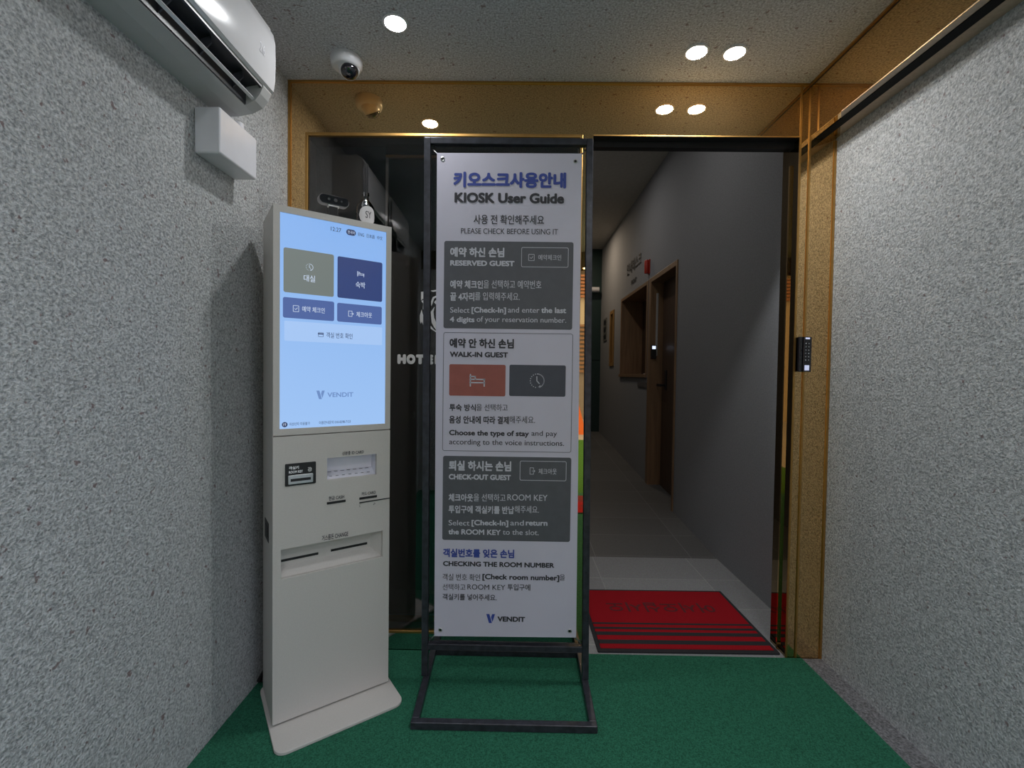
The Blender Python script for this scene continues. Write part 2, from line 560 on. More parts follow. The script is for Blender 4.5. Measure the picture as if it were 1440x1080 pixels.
def logo_v(bm, x0, x1, z1, z0, y0, y1, half):
    X, Z = (lambda t: x0 + (x1 - x0) * t), (lambda t: z0 + (z1 - z0) * t)
    if half == 0:
        prism(bm, [(X(0.0), Z(1.0)), (X(0.36), Z(1.0)), (X(0.66), Z(0.0)), (X(0.32), Z(0.0))], 'y', y0, y1)
    else:
        prism(bm, [(X(0.66), Z(1.0)), (X(1.0), Z(1.0)), (X(0.72), Z(0.12)), (X(0.56), Z(0.62))], 'y', y0, y1)

# ------------------------------------------------------------------ the entrance: floor, walls, ceiling
YF = 1.908                                    # face of the bronze mirror wall
ZC = 2.373                                    # ceiling
XL, XR = -0.958, 1.29                         # side walls
Y0 = -0.70                                    # street end of the entrance

bm = NB(); box(bm, -1.2, 1.6, Y0, 2.95, -0.12, 0.0)
struct('floor', bm, M['granite'], 'grey granite tile floor running from the entrance into the corridor', 'floor')
bm = NB(); box(bm, XL - 0.2, XL, Y0, YF, -0.05, 2.6)
struct('wall_left', bm, M['plaster'], 'rough grey stucco wall behind the air conditioner', 'wall')
bm = NB(); box(bm, XR, XR + 0.25, Y0, YF, -0.05, 2.6)
struct('wall_right', bm, M['plaster'], 'rough grey stucco wall on the right of the doorway', 'wall')
bm = NB(); box(bm, XL - 0.2, XR, Y0, YF, ZC, ZC + 0.1)
struct('ceiling', bm, M['ceil'], 'dark grey stucco ceiling with recessed downlights', 'ceiling')
XB, ZB = 1.179, 2.157                         # mirror-clad box along the top of the right wall
bm = NB(); box(bm, XB, XR, Y0, YF, ZB + 0.004, ZC)
struct('trim_1', bm, M['mirror'], 'bronze mirror fascia running under the ceiling along the right wall', 'trim')
lam = mat('brown_laminate', (0.50, 0.37, 0.28), 0.35, 0.0, var=0.10, scale=90)
bm = NB(); prism(bm, [(XB, Y0), (XR, Y0), (XR, 1.888), (XB, 1.722)], 'z', ZB, ZB + 0.004)
struct('trim_2', bm, lam, 'brown underside of the mirror fascia above the right stucco wall', 'trim')
bm = NB(); prism(bm, [(XB, 1.722), (XR, 1.888), (XR, YF), (XB, YF)], 'z', ZB, ZB + 0.004)
struct('trim_5', bm, M['mirror'], 'bronze mitred corner of the fascia underside beside the mirror wall', 'trim')
bm = NB(); box(bm, XB - 0.006, XB, Y0, YF, ZC - 0.007, ZC); box(bm, XB - 0.0006, XB, Y0, YF, ZB, ZB + 0.0015)
struct('trim_3', bm, M['gold'], 'thin gold edging between the stucco ceiling and the mirror fascia', 'trim')
bm = NB(); box(bm, XB - 0.0015, XB, Y0, YF, ZC - 0.014, ZC - 0.010)
struct('trim_16', bm, M['blackmatte'], 'thin black joint under the gold edging of the mirror fascia', 'trim')
bm = NB(); box(bm, XL - 0.2, XR + 0.25, Y0 - 0.15, Y0, 2.19, 2.6)
struct('trim_4', bm, M['darkmirror'], 'dark header over the street opening', 'trim')
bm = NB(); prism(bm, rrect(1.205, 1.241, ZB - 0.003, ZB + 0.001, 0.001), 'y', Y0, YF - 0.003)
tag(obj('rail', bm, mat('matt_black_rail', (0.006, 0.006, 0.007), 0.7, spec=0.2)), 'long black rail along the brown underside above the right stucco wall', 'rail')

# the bronze mirror wall: header, left margin, kick strip, post, right panels (doorway left open)
wf = NB()
box(wf, XL, 1.141, YF, YF + 0.022, 2.162, ZC + 0.05)
box(wf, XL, -0.888, YF, YF + 0.022, 0.0, 2.162)
box(wf, 0.258, 0.300, YF, YF + 0.13, 0.0, 2.162)
box(wf, 1.148, 1.178, YF, YF + 0.022, 0.0, ZC + 0.05)
box(wf, 1.186, XR + 0.26, YF, YF + 0.022, 0.0, ZC + 0.05)
struct('wall_front', wf, M['mirror'], 'bronze mirror wall around the dark glass and the open doorway', 'wall')
bm = NB(); box(bm, -0.888, 0.258, YF, YF + 0.022, 0.0, 0.0755)
struct('trim_17', bm, M['greymirror'], 'dark grey mirror strip between the glass frame and the green carpet', 'trim')
wb = NB()
box(wb, XL - 0.1, 1.60, YF + 0.024, YF + 0.13, 2.167, 3.3)
box(wb, 1.152, 1.60, YF + 0.024, YF + 0.13, 0.0, 2.167)
box(wb, XL - 0.1, -0.90, YF + 0.024, YF + 0.13, 0.0, 2.167)
struct('wall_inner_front', wb, mat('dark_inner_paint', (0.03, 0.03, 0.032), 0.7), 'dark back of the mirror wall facing the corridor', 'wall')

# gold edging
bm = NB(); box(bm, XL, 1.176, YF - 0.006, YF, ZC - 0.007, ZC + 0.001); box(bm, 1.186, XR + 0.2, YF - 0.004, YF, ZC - 0.004, ZC + 0.001)
struct('trim_6', bm, M['gold'], 'gold edging along the top of the mirror wall', 'trim')
bm = NB(); box(bm, XL + 0.0005, XL + 0.010, YF - 0.006, YF, 0.0, ZC - 0.007)
struct('trim_7', bm, M['gold'], 'gold edging where the mirror wall meets the left stucco wall', 'trim')
bm = NB(); box(bm, 1.1785, 1.1855, YF - 0.005, YF + 0.01, 0.0, ZC - 0.002)
struct('trim_8', bm, M['gold'], 'upright gold edging beside the smart lock', 'trim')
bm = NB(); box(bm, XR - 0.009, XR - 0.0005, YF - 0.005, YF, 0.0, 2.145)
struct('trim_9', bm, M['gold'], 'gold edging where the mirror wall meets the right stucco wall', 'trim')
bm = NB(); box(bm, 0.300, 1.148, YF - 0.001, YF + 0.003, 2.158, 2.163); box(bm, 1.1405, 1.1482, YF - 0.0015, YF + 0.003, 0.0, ZC - 0.007)
struct('trim_10', bm, M['gold'], 'hairline gold edge around the doorway head and its right side', 'trim')

# doorway lining: dark head, mirrored right jamb with a gold mirror stile
bm = NB(); box(bm, 0.300, 1.150, YF + 0.003, YF + 0.13, 2.160, 2.168); box(bm, 0.300, 1.150, YF + 0.045, YF + 0.075, 2.135, 2.160)
struct('trim_11', bm, M['black'], 'black sliding track under the doorway head', 'trim')
bm = NB(); box(bm, 1.146, 1.150, YF + 0.003, YF + 0.125, 0.0, 2.160)
struct('trim_12', bm, M['darkmirror'], 'dark mirrored jamb on the right of the doorway', 'trim')
bm = NB(); box(bm, 1.138, 1.146, YF + 0.058, YF + 0.066, 0.005, 2.07)
struct('trim_13', bm, M['mirror'], 'narrow gold mirror stile standing in the right jamb', 'trim')

# fixed dark glass with gold frame, white lettering and lion emblem
win = thing('window_1', 'large dark tinted glass pane in a thin gold frame behind the kiosk', 'window', (0, 0, 0))
win['kind'] = 'structure'
bm = NB(); box(bm, -0.878, 0.252, YF + 0.004, YF + 0.010, 0.086, 2.152); obj('pane', bm, M['glass'], win)
bm = NB(); ring_plate(bm, [(-0.888, 0.076), (0.2575, 0.076), (0.2575, 2.163), (-0.888, 2.163)], [(-0.876, 0.088), (0.2475, 0.088), (0.2475, 2.150), (-0.876, 2.150)], 'y', YF - 0.0025, YF + 0.016)
obj('frame', bm, M['gold'], win, bevel=0.002)
bm = NB(); [write(bm, c, a, b, 1.2535, 1.2125, 0.07, flat(YF + 0.0035)) for c, a, b in (('H', -0.500, -0.464), ('O', -0.462, -0.4245), ('T', -0.4225, -0.387), ('E', -0.380, -0.350), ('L', -0.344, -0.315))]; obj('lettering', bm, M['vinyl'], win)
bm = NB()
LION = [
 [(-0.4035, 1.5133), (-0.3848, 1.5145), (-0.3886, 1.5013), (-0.3828, 1.5087), (-0.3836, 1.4891), (-0.3958, 1.4841), (-0.4032, 1.4781)],
 [(-0.4022, 1.4752), (-0.3860, 1.4842), (-0.3826, 1.4842), (-0.3858, 1.4646), (-0.3871, 1.4401), (-0.3855, 1.4264), (-0.3955, 1.4424), (-0.3942, 1.4645)],
 [(-0.4004, 1.4399), (-0.4075, 1.4153), (-0.4073, 1.3933), (-0.4033, 1.3811), (-0.3999, 1.3909), (-0.3914, 1.3714), (-0.3824, 1.3592), (-0.3817, 1.3960), (-0.3953, 1.4204)],
 [(-0.3642, 1.5187), (-0.3200, 1.5250), (-0.3200, 1.5185), (-0.3543, 1.5139)],
 [(-0.3613, 1.4747), (-0.3541, 1.4919), (-0.3355, 1.5004), (-0.3200, 1.5020), (-0.3200, 1.4940), (-0.3354, 1.4936), (-0.3491, 1.4856), (-0.3563, 1.4625), (-0.3606, 1.4551)],
 [(-0.3489, 1.4699), (-0.3441, 1.4773), (-0.3353, 1.4809), (-0.3352, 1.4701), (-0.3415, 1.4627)],
 [(-0.3624, 1.4306), (-0.3463, 1.4528), (-0.3510, 1.4307), (-0.3483, 1.4063), (-0.3342, 1.3770), (-0.3340, 1.3500), (-0.3479, 1.3670), (-0.3580, 1.3865)],
 [(-0.3628, 1.3742), (-0.3478, 1.3572), (-0.3340, 1.3500), (-0.3339, 1.3427), (-0.3527, 1.3547), (-0.3627, 1.3619)],
]
for poly in LION:
    prism(bm, poly, 'y', YF + 0.0025, YF + 0.0039)
obj('lion_emblem', bm, M['vinyl'], win)

# sliding door leaf, parked behind the fixed glass
dr = thing('door_1', 'smoked glass sliding door leaf parked behind the dark glass pane', 'door', (0, 0, 0))
dr['kind'] = 'structure'
yl = 2.010
bm = NB(); box(bm, -0.575, 0.250, yl + 0.006, yl + 0.012, 0.10, 2.115); obj('pane', bm, M['leafglass'], dr)
bm = NB(); box(bm, -0.583, 0.250, yl, yl + 0.02, 2.120, 2.19); obj('top_rail', bm, M['darkmirror'], dr)
bm = NB(); box(bm, -0.583, 0.250, yl - 0.004, yl + 0.02, 2.110, 2.120); box(bm, -0.583, 0.250, yl, yl + 0.02, 0.070, 0.088); obj('edging', bm, M['gold'], dr)
bm = NB(); box(bm, -0.583, -0.572, yl, yl + 0.02, 0.088, 2.110); obj('stile', bm, M['silver'], dr)

# ------------------------------------------------------------------ the corridor behind the doorway
XC = 1.307
def ramp_z(y):
    return 0.0 if y < 2.95 else (y - 2.95) * 0.065
bm = NB(); prism(bm, [(2.95, 0.0), (9.0, ramp_z(9.0)), (9.0, -0.1), (2.95, -0.1)], 'x', -1.2, XC + 0.42)
struct('floor_corridor', bm, M['ramp'], 'dark stone tile floor sloping up along the corridor', 'floor')
bm = NB(); box(bm, -1.2, 1.7, 2.03, 7.3, 3.14, 3.25)
struct('ceiling_corridor', bm, M['innerceil'], 'plain corridor ceiling beyond the doorway', 'ceiling')
wr = NB()
T = XC + 0.30
box(wr, T, T + 0.1, 2.032, 7.25, -0.1, 3.15)
box(wr, XC, T, 2.032, 3.80, -0.1, 3.15)
box(wr, XC, T, 3.80, 4.56, 2.12, 3.15)
box(wr, XC, T, 4.56, 4.66, -0.1, 3.15)
box(wr, XC, T, 4.66, 5.83, -0.1, 1.155)
box(wr, XC, T, 4.66, 5.83, 2.125, 3.15)
box(wr, XC, T, 5.83, 6.26, -0.1, 3.15)
box(wr, XC, T, 6.26, 6.46, -0.1, 1.325)
box(wr, XC, T, 6.26, 6.46, 2.035, 3.15)
box(wr, XC, T, 6.46, 7.25, -0.1, 3.15)
bmesh.ops.remove_doubles(wr, verts=wr.verts, dist=1e-5)
struct('wall_inner_right', wr, M['innerwall'], 'grey plaster corridor wall with the wooden door and counter window', 'wall')
bm = NB(); box(bm, 0.16, 0.22, 2.35, 7.25, -0.1, 3.15)
struct('wall_inner_left', bm, M['innerwall'], 'grey plaster wall on the left of the corridor', 'wall')
bm = NB(); box(bm, -1.2, XC + 0.3, 7.25, 7.35, -0.1, 3.15); 
box(bm, -1.2, 0.16, 2.45, 2.55, -0.1, 3.15); box(bm, -1.3, -1.1, 2.03, 2.5, -0.1, 3.15)
struct('wall_back', bm, M['teal'], 'dark teal wall closing the far end of the corridor', 'wall')
bm = NB()
box(bm, 0.22, XC, 7.236, 7.25, 0.24, 1.395); box(bm, 0.22, XC, 7.236, 7.25, 1.410, 3.14)
struct('trim_14', bm, M['teal'], 'dark teal panels with a level joint at the corridor end', 'trim')

# wooden door in the corridor wall
d2 = thing('door_2', 'dark wooden door in an oak frame on the corridor wall', 'door', (0, 0, 0))
d2['kind'] = 'structure'
bm = NB()
box(bm, XC - 0.010, XC + 0.16, 3.785, 3.815, 0.03, 2.13)
box(bm, XC - 0.010, XC + 0.16, 4.515, 4.590, 0.05, 2.13)
box(bm, XC - 0.010, XC + 0.16, 3.815, 4.515, 2.085, 2.13)
obj('frame', bm, M['woodlight'], d2, bevel=0.003)
bm = NB(); box(bm, XC + 0.115, XC + 0.155, 3.815, 4.515, 0.085, 2.085); obj('leaf', bm, M['wooddark'], d2)
bm = NB(); box(bm, XC + 0.104, XC + 0.115, 4.36, 4.41, 1.04, 1.23); box(bm, XC + 0.06, XC + 0.104, 4.375, 4.395, 1.075, 1.095); box(bm, XC + 0.055, XC + 0.068, 4.375, 4.49, 1.072, 1.098)
obj('handle', bm, M['black'], d2, bevel=0.003)
bm = NB(); box(bm, XC + 0.045, XC + 0.062, 4.505, 4.515, 1.37, 1.98); obj('cable_cover', bm, M['acgrey'], d2)
rd = thing('card_reader', 'small black card reader with a lit face on the corridor door frame', 'card reader', (XC + 0.020, 4.515, 1.34))
bm = NB(); box(bm, -0.020, 0.030, -0.022, 0.0, 0.0, 0.135); obj('case', bm, M['blackmatte'], rd, bevel=0.004)
bm = NB(); box(bm, -0.012, 0.022, -0.0235, -0.0215, 0.095, 0.125); obj('display', bm, M['reader'], rd)

# reception counter window
w2 = thing('window_2', 'wood lined reception window opening in the corridor wall', 'window', (0, 0, 0))
w2['kind'] = 'structure'
bm = NB()
box(bm, XC - 0.006, XC + 0.30, 4.632, 4.68, 1.19, 2.13); box(bm, XC - 0.006, XC + 0.30, 5.795, 5.835, 1.19, 2.13); box(bm, XC - 0.006, XC + 0.30, 4.68, 5.795, 2.095, 2.13)
obj('lining', bm, M['woodlight'], w2, bevel=0.002)
bm = NB(); box(bm, XC - 0.02, XC + 0.30, 4.632, 5.84, 1.155, 1.19); obj('sill', bm, M['woodlight'], w2, bevel=0.002)
bm = NB(); box(bm, XC + 0.26, XC + 0.27, 4.68, 5.795, 1.19, 2.095); obj('shutter', bm, M['wooddark'], w2)
hd = thing('card_stand', 'small white card stand on the sill of the reception window', 'stand', (XC + 0.10, 5.0, 1.19))
bm = NB(); box(bm, -0.02, 0.10, -0.05, 0.05, 0.0, 0.008); obj('base', bm, M['label'], hd)
bm = NB(); prism(bm, [(0.092, 0.008), (0.100, 0.008), (0.082, 0.11), (0.076, 0.11)], 'y', -0.05, 0.05); obj('upright', bm, M['label'], hd)

# narrow window, signs, alarm, camera
w3 = thing('window_3', 'narrow gold framed slot window near the corridor end', 'window', (0, 0, 0))
w3['kind'] = 'structure'
bm = NB()
for a, b, c, d in ((6.225, 6.285, 1.30, 2.06), (6.435, 6.495, 1.30, 2.06), (6.285, 6.435, 1.30, 1.345), (6.285, 6.435, 2.015, 2.06)):
    box(bm, XC - 0.012, XC + 0.12, a, b, c, d)
obj('frame', bm, mat('ochre_wood_frame', (0.34, 0.19, 0.06), 0.4), w3)
bm = NB(); box(bm, XC + 0.09, XC + 0.10, 6.285, 6.435, 1.345, 2.015); obj('pane', bm, M['wooddark'], w3)

def on_corridor(a, z):
    return (XC - 0.006, -a, z)
sg = NB(); write(sg, '안내데스크', -5.55, -4.92, 2.50, 2.36, 0.01, on_corridor)
tag(obj('wall_lettering', sg, M['black']), 'large dark sign lettering above the reception window', 'sign')
sg = NB(); write(sg, 'FRONT', -5.33, -5.10, 2.265, 2.215, 0.03, on_corridor)
tag(obj('wall_lettering', sg, M['black']), 'small dark lettering between the large sign and the reception window', 'sign')
pl = thing('wall_sign', 'dark upright sign plate on the corridor wall by the slot window', 'sign', (XC, 6.85, 1.68))
bm = NB(); box(bm, -0.010, 0.0, -0.13, 0.13, 0.0, 0.33); obj('plate', bm, mat('grey_sign_plate', (0.16, 0.16, 0.15), 0.5), pl)
bm = NB()
for ch, z in (('화', 0.225), ('장', 0.125), ('실', 0.025)):
    write(bm, ch, -0.10, 0.10, z + 0.085, z, 0.03, lambda a, z_: (-0.0115, -a, z_))
obj('lettering', bm, M['black'], pl)
nt_ = thing('notice_plate', 'grey notice plate under the reception window', 'sign', (XC, 4.80, 1.055))
bm = NB(); box(bm, -0.008, 0.0, -0.20, 0.16, 0.0, 0.05); obj('plate', bm, mat('grey_notice', (0.12, 0.11, 0.11), 0.5), nt_)

al = thing('fire_alarm', 'red fire alarm light on the corridor wall above the door', 'alarm', (XC, 4.62, 2.19))
bm = NB(); lathe(bm, [(0, 0.0), (0.020, 0.004), (0.024, 0.02), (0.024, 0.125), (0.019, 0.137), (0, 0.14)], -0.026, 0, 24); obj('lens', bm, M['alarm'], al, smooth=True)
bm = NB(); box(bm, -0.010, 0.0, -0.03, 0.03, 0.0, 0.14); obj('back_plate', bm, M['alarm'], al)
ec = thing('security_camera', 'small white bullet camera at the corridor end', 'camera', (1.20, 7.236, 2.49))
bm = NB(); tube(bm, [(-0.10, -0.10, 0.0), (0.02, -0.10, 0.0), (0.05, -0.10, 0.0)], 0.040, 16); obj('barrel', bm, M['whiteplastic'], ec, smooth=True)
bm = NB(); tube(bm, [(0.03, -0.10, 0.0), (0.03, 0.0, 0.0)], 0.022, 10); obj('bracket', bm, M['whiteplastic'], ec, smooth=True)

# ------------------------------------------------------------------ carpet, border, mats
bm = NB(); box(bm, XL + 0.002, 1.207, Y0, YF - 0.004, 0.0, 0.006)
tag(obj('carpet', bm, M['carpet']), 'dark green needle carpet covering the entrance floor up to the mirror wall', 'carpet')
bm = NB(); box(bm, 1.208, XR, Y0, YF - 0.004, 0.0, 0.004)
struct('trim_15', bm, M['granite_strip'], 'speckled granite border between the green carpet and the right wall', 'trim')

def floor_mat(name, label, loc, rz, text=True):
    t = thing(name, label, 'doormat', loc, rz)
    w, d = 0.775, 0.56
    bm = NB(); prism(bm, rrect(0, w, 0, d, 0.006), 'z', 0.0, 0.006); obj('rubber_border', bm, M['matblack'], t)
    bm = NB(); box(bm, 0.016, w - 0.016, 0.022, d - 0.016, 0.0055, 0.0085); obj('red_pile', bm, M['matred'], t)
    bm = NB()
    for a, b in ((0.053, 0.083), (0.119, 0.146), (0.168, 0.185), (0.210, 0.223)):
        box(bm, 0.016, w - 0.016, a, b, 0.006, 0.0092)
    obj('stripes', bm, M['matblack'], t)
    bm = NB(); write(bm, '어서오십시오', -0.655, -0.115, -0.322, -0.415, 0.015, lambda a, z: (-a, -z, 0.0094)); obj('lettering', bm, M['matink'], t)
    return t
floor_mat('doormat', 'red doormat with black stripes and dark lettering lying in the open doorway', (0.360, 1.922, 0.0), 0.012)
floor_mat('doormat', 'red doormat lying at the street end of the green carpet', (0.18, -0.58, 0.006), 0.0)

# ------------------------------------------------------------------ downlights and cameras on the ceiling
dl = thing('downlight', '', 'ceiling light', (-0.433, 1.593, ZC), 0, 'recessed ceiling downlights')
bm = NB(); lathe(bm, [(0.043, 0.004), (0.043, -0.003), (0.036, -0.004), (0.036, 0.002)]); obj('rim', bm, M['whiteplastic'], dl, smooth=True)
bm = NB(); lathe(bm, [(0.0, -0.0025), (0.0355, -0.0025)]); obj('lens', bm, M['lamp'], dl)
dl['label'] = 'single lit downlight in the ceiling near the white dome camera'
duplicate(dl, (0.645, 1.725, ZC), 'left one of the two paired downlights above the doorway')
duplicate(dl, (0.786, 1.728, ZC), 'right one of the two paired downlights above the doorway')
duplicate(dl, (-0.433, 0.0, ZC), 'single lit downlight in the ceiling above the photographer on the left')
duplicate(dl, (0.60, -0.03, ZC), 'left one of the paired downlights near the street end')
duplicate(dl, (0.76, -0.03, ZC), 'right one of the paired downlights near the street end')
wl = thing('downlight', 'warm downlight in the far corridor ceiling', 'ceiling light', (0.75, 6.35, 3.14), 0)
bm = NB(); lathe(bm, [(0.063, 0.002), (0.063, -0.006), (0.054, -0.007)]); obj('rim', bm, M['whiteplastic'], wl, smooth=True)
bm = NB(); lathe(bm, [(0.0, -0.005), (0.054, -0.005)]); obj('lens', bm, M['warm'], wl)

wm = duplicate(wl, (0.55, 2.85, 3.14), 'unseen fill lamp added to the corridor ceiling just inside the doorway')  # this and the next lamp are added to brighten the corridor, hidden from view
wn = duplicate(wl, (0.55, 4.45, 3.14), 'unseen fill lamp added to the corridor ceiling beside the wooden door')
for w_ in (wm, wn):
    for ch in w_.children:
        if ch.name.startswith('lens'):
            ch.data = ch.data.copy()
            ch.data.materials[0] = M['mid']

dc = thing('dome_camera', 'white dome security camera on the ceiling above the kiosk', 'camera', (-0.668, 1.775, ZC))
bm = NB(); lathe(bm, [(0.0, 0.0), (0.058, 0.0), (0.0595, -0.006), (0.058, -0.022), (0.054, -0.032), (0.046, -0.038), (0.0, -0.038)]); obj('body', bm, M['whiteplastic'], dc, smooth=True)
ax = Vector((0.26, -0.50, -0.83)).normalized()
cen_ = Vector((0.008, 0.004, -0.032))
def tilted(bm, prof, n=36):
    lathe(bm, prof, 0, 0, n)
    q_ = ax.to_track_quat('Z', 'Y').to_matrix()
    for v in bm.verts:
        v.co = q_ @ v.co + cen_
sph = [(0.0400 * math.sin(math.radians(t)), 0.0400 * math.cos(math.radians(t))) for t in range(150, 55, -7)]
bm = NB(); tilted(bm, [(0.0, sph[0][1])] + sph + [(0.0320, 0.0235)]); obj('turret', bm, M['whiteplastic'], dc, smooth=True)
bub = [(0.0318 * math.cos(math.radians(t)), 0.0225 + 0.022 * math.sin(math.radians(t))) for t in range(0, 91, 9)]
bm = NB(); tilted(bm, [(0.0, 0.018), (0.0318, 0.018)] + bub[:-1] + [(0.0, bub[-1][1])]); obj('lens', bm, M['lens'], dc, smooth=True)
bm = NB(); tilted(bm, [(0.0322, 0.0220), (0.0338, 0.0228), (0.0336, 0.0245), (0.0321, 0.0245)]); obj('ring', bm, M['silver'], dc, smooth=True)

# ------------------------------------------------------------------ air conditioner and white box on the left wall
ac = thing('air_conditioner', 'white wall mounted air conditioner high on the left stucco wall', 'air conditioner', (XL, 0.0, 0.0))
ya, yb_ = 0.55, 1.475
full = [(0.0, 1.985), (0.060, 1.988), (0.104, 1.997), (0.136, 2.013), (0.152, 2.034), (0.162, 2.056), (0.160, 2.262), (0.120, 2.280), (0.0, 2.282)]
notch = [(0.0, 1.985), (0.060, 1.988), (0.104, 1.997), (0.104, 2.062), (0.158, 2.072), (0.162, 2.056), (0.160, 2.262), (0.120, 2.280), (0.0, 2.282)]
notch[4], notch[5] = (0.150, 2.070), (0.158, 2.052)
bm = NB(); prism(bm, full, 'y', 1.430, yb_); prism(bm, full, 'y', ya, ya + 0.045); prism(bm, notch, 'y', ya + 0.045, 1.430)
obj('body', bm, M['acgrey'], ac)
bm = NB(); prism(bm, [(0.1045, 1.999), (0.1052, 2.061), (0.150, 2.069), (0.157, 2.053), (0.152, 2.050), (0.147, 2.060), (0.109, 2.053), (0.108, 2.000)], 'y', ya + 0.046, 1.429)
obj('outlet', bm, mat('dark_outlet_plastic', (0.018, 0.020, 0.026), 0.4), ac)
vane_m = mat('grey_vane_plastic', (0.045, 0.048, 0.06), 0.4)
for k in range(6):
    y = 0.66 + k * 0.14
    bm = NB(); prism(bm, [(0.110, 2.010), (0.113, 2.050), (0.138, 2.058), (0.140, 2.040)], 'y', y, y + 0.004)
    obj('vane', bm, vane_m, ac)
bm = NB(); prism(bm, [(0.1265, 2.0135), (0.1345, 2.0180), (0.1340, 2.0205), (0.1258, 2.0160)], 'y', ya + 0.046, 1.429)
obj('louver', bm, M['acwhite'], ac)
fp = [(0.160, 2.060), (0.169, 2.066), (0.174, 2.100), (0.1755, 2.160), (0.174, 2.215), (0.168, 2.245), (0.152, 2.268), (0.120, 2.286), (0.118, 2.282), (0.150, 2.262), (0.162, 2.240), (0.163, 2.100)]
bm = NB(); prism(bm, fp, 'y', ya - 0.002, yb_ + 0.002)
obj('front_panel', bm, M['acwhite'], ac, smooth=True)
bm = NB(); write(bm, '26', 1.385, 1.415, 2.165, 2.135, 0.0, lambda a, z: (0.1764, a, z))
obj('display', bm, mat('pale_display_digits', (0.80, 0.80, 0.84), 0.3), ac)

jb = thing('junction_box', 'white plastic box on the left stucco wall under the air conditioner', 'box', (XL, 1.352, 1.815))
bm = NB(); box(bm, 0.0, 0.077, 0.0, 0.193, 0.0, 0.135); obj('cover', bm, M['whiteplastic'], jb, bevel=0.006, seg=3)
bm = NB(); tube(bm, [(0.03, 0.165, 0.13), (0.03, 0.165, 0.173)], 0.018, 16); obj('conduit', bm, M['whiteplastic'], jb, smooth=True)

# ------------------------------------------------------------------ the kiosk
KX, KY = -0.780, 1.458
KR = math.atan2(0.228, 0.314)
kk = thing('kiosk', 'tall grey self check-in kiosk with a lit blue touchscreen', 'kiosk', (KX, KY, 0.006), KR)
W = 0.388
DZ = -0.006
KIOSK_TEXT = [
    ('12:27', 0.176, 0.2098, 1.6701, 1.6562, 'navy', 0),
    ('한국어', 0.2321, 0.2553, 1.668, 1.6571, 'white', 0),
    ('ENG', 0.2679, 0.2884, 1.6668, 1.6557, 'navy', 0),
    ('日本語', 0.2979, 0.3262, 1.6681, 1.6547, 'navy', 0),
    ('中文', 0.3354, 0.3552, 1.668, 1.655, 'navy', 0),
    ('대실', 0.091, 0.1262, 1.4967, 1.4748, 'white', 0),
    ('숙박', 0.2602, 0.2934, 1.4954, 1.4738, 'white', 0),
    ('예약 체크인', 0.0864, 0.1572, 1.3924, 1.374, 'white', 0),
    ('체크아웃', 0.2629, 0.3184, 1.39, 1.3715, 'white', 0),
    ('객실 번호 확인', 0.1626, 0.2502, 1.3113, 1.2923, 'navy', 0),
    ('VENDIT', 0.167, 0.2541, 1.1057, 1.0898, 'dim', 0.03),
    ('19', 0.0305, 0.0389, 1.0073, 0.9985, 'white', 0),
    ('미성년자 이용불가', 0.0488, 0.1115, 1.0086, 0.9981, 'navy', 0),
    ('이용안내문의 010-8298-7123', 0.1404, 0.2453, 1.0089, 0.998, 'navy', 0),
    ('신분증 ID CARD', 0.2162, 0.2914, 0.8991, 0.8863, 'ink', 0),
    ('객실키', 0.0467, 0.0767, 0.8652, 0.8547, 'white', 0.02),
    ('ROOM KEY', 0.0467, 0.0889, 0.8504, 0.842, 'white', 0.025),
    ('현금 CASH', 0.1721, 0.2239, 0.7483, 0.734, 'ink', 0),
    ('카드 CARD', 0.2844, 0.3354, 0.7477, 0.7345, 'ink', 0),
    ('거스름돈 CHANGE', 0.1502, 0.238, 0.6176, 0.5983, 'ink', 0),
]
def K(a, z):
    return z + DZ
bm = NB(); prism(bm, rrect(-0.010, 0.400, -0.130, 0.245, 0.035, 8), 'z', 0.0, 0.010); obj('base_plate', bm, M['kiosk'], kk, bevel=0.002)
bm = NB()
box(bm, 0.0, W, 0.066, 0.225, 0.014, 1.702)
box(bm, 0.0, 0.020, 0.014, 0.066, 0.014, 1.702); box(bm, W - 0.018, W, 0.014, 0.066, 0.014, 1.702)
box(bm, 0.020, W - 0.018, 0.014, 0.066, 1.690, 1.702); box(bm, 0.020, W - 0.018, 0.014, 0.066, 0.900, 0.975); box(bm, 0.020, W - 0.018, 0.014, 0.066, 0.014, 0.45)
obj('body', bm, M['kiosk'], kk)
bm = NB(); box(bm, 0.004, W - 0.004, 0.225, 0.238, 0.03, 1.69); obj('back_panel', bm, M['kioskback'], kk)
bm = NB(); box(bm, 0.02, 0.11, 0.238, 0.2395, 0.80, 0.84); obj('rear_vent', bm, M['blackmatte'], kk)
# upper front with the screen opening
bm = NB(); plate_holes(bm, 0.0, W, 0.968 + DZ, 1.708 + DZ, 0.0, 0.014, [(0.0195, 0.3690, 0.989 + DZ, 1.6865 + DZ)])
obj('bezel', bm, M['kiosk'], kk)
bm = NB(); box(bm, 0.0195, 0.3690, 0.0035, 0.014, 0.989 + DZ, 1.6865 + DZ); sc = obj('screen', bm, M['screen'], kk)
def ui(name, rects, m, y0=0.0027, y1=0.0036, r=0.006):
    b = NB()
    for x0, x1, z1, z0 in rects:
        prism(b, rrect(x0, x1, z0 + DZ, z1 + DZ, r), 'y', y0, y1)
    return obj(name, b, m, sc)
ui('pale_band', [(0.0332, 0.3565, 1.3403, 1.2755)], M['ui_band'], 0.0031, 0.0036, 0.004)
ui('olive_button', [(0.0305, 0.1865, 1.576, 1.4325)], M['ui_olive'])
ui('navy_button', [(0.1985, 0.3555, 1.574, 1.4325)], M['ui_navy'])
ui('blue_button', [(0.0290, 0.1880, 1.4165, 1.350)], M['ui_blue'])
ui('blue_button', [(0.1980, 0.3545, 1.4145, 1.350)], M['ui_blue'])
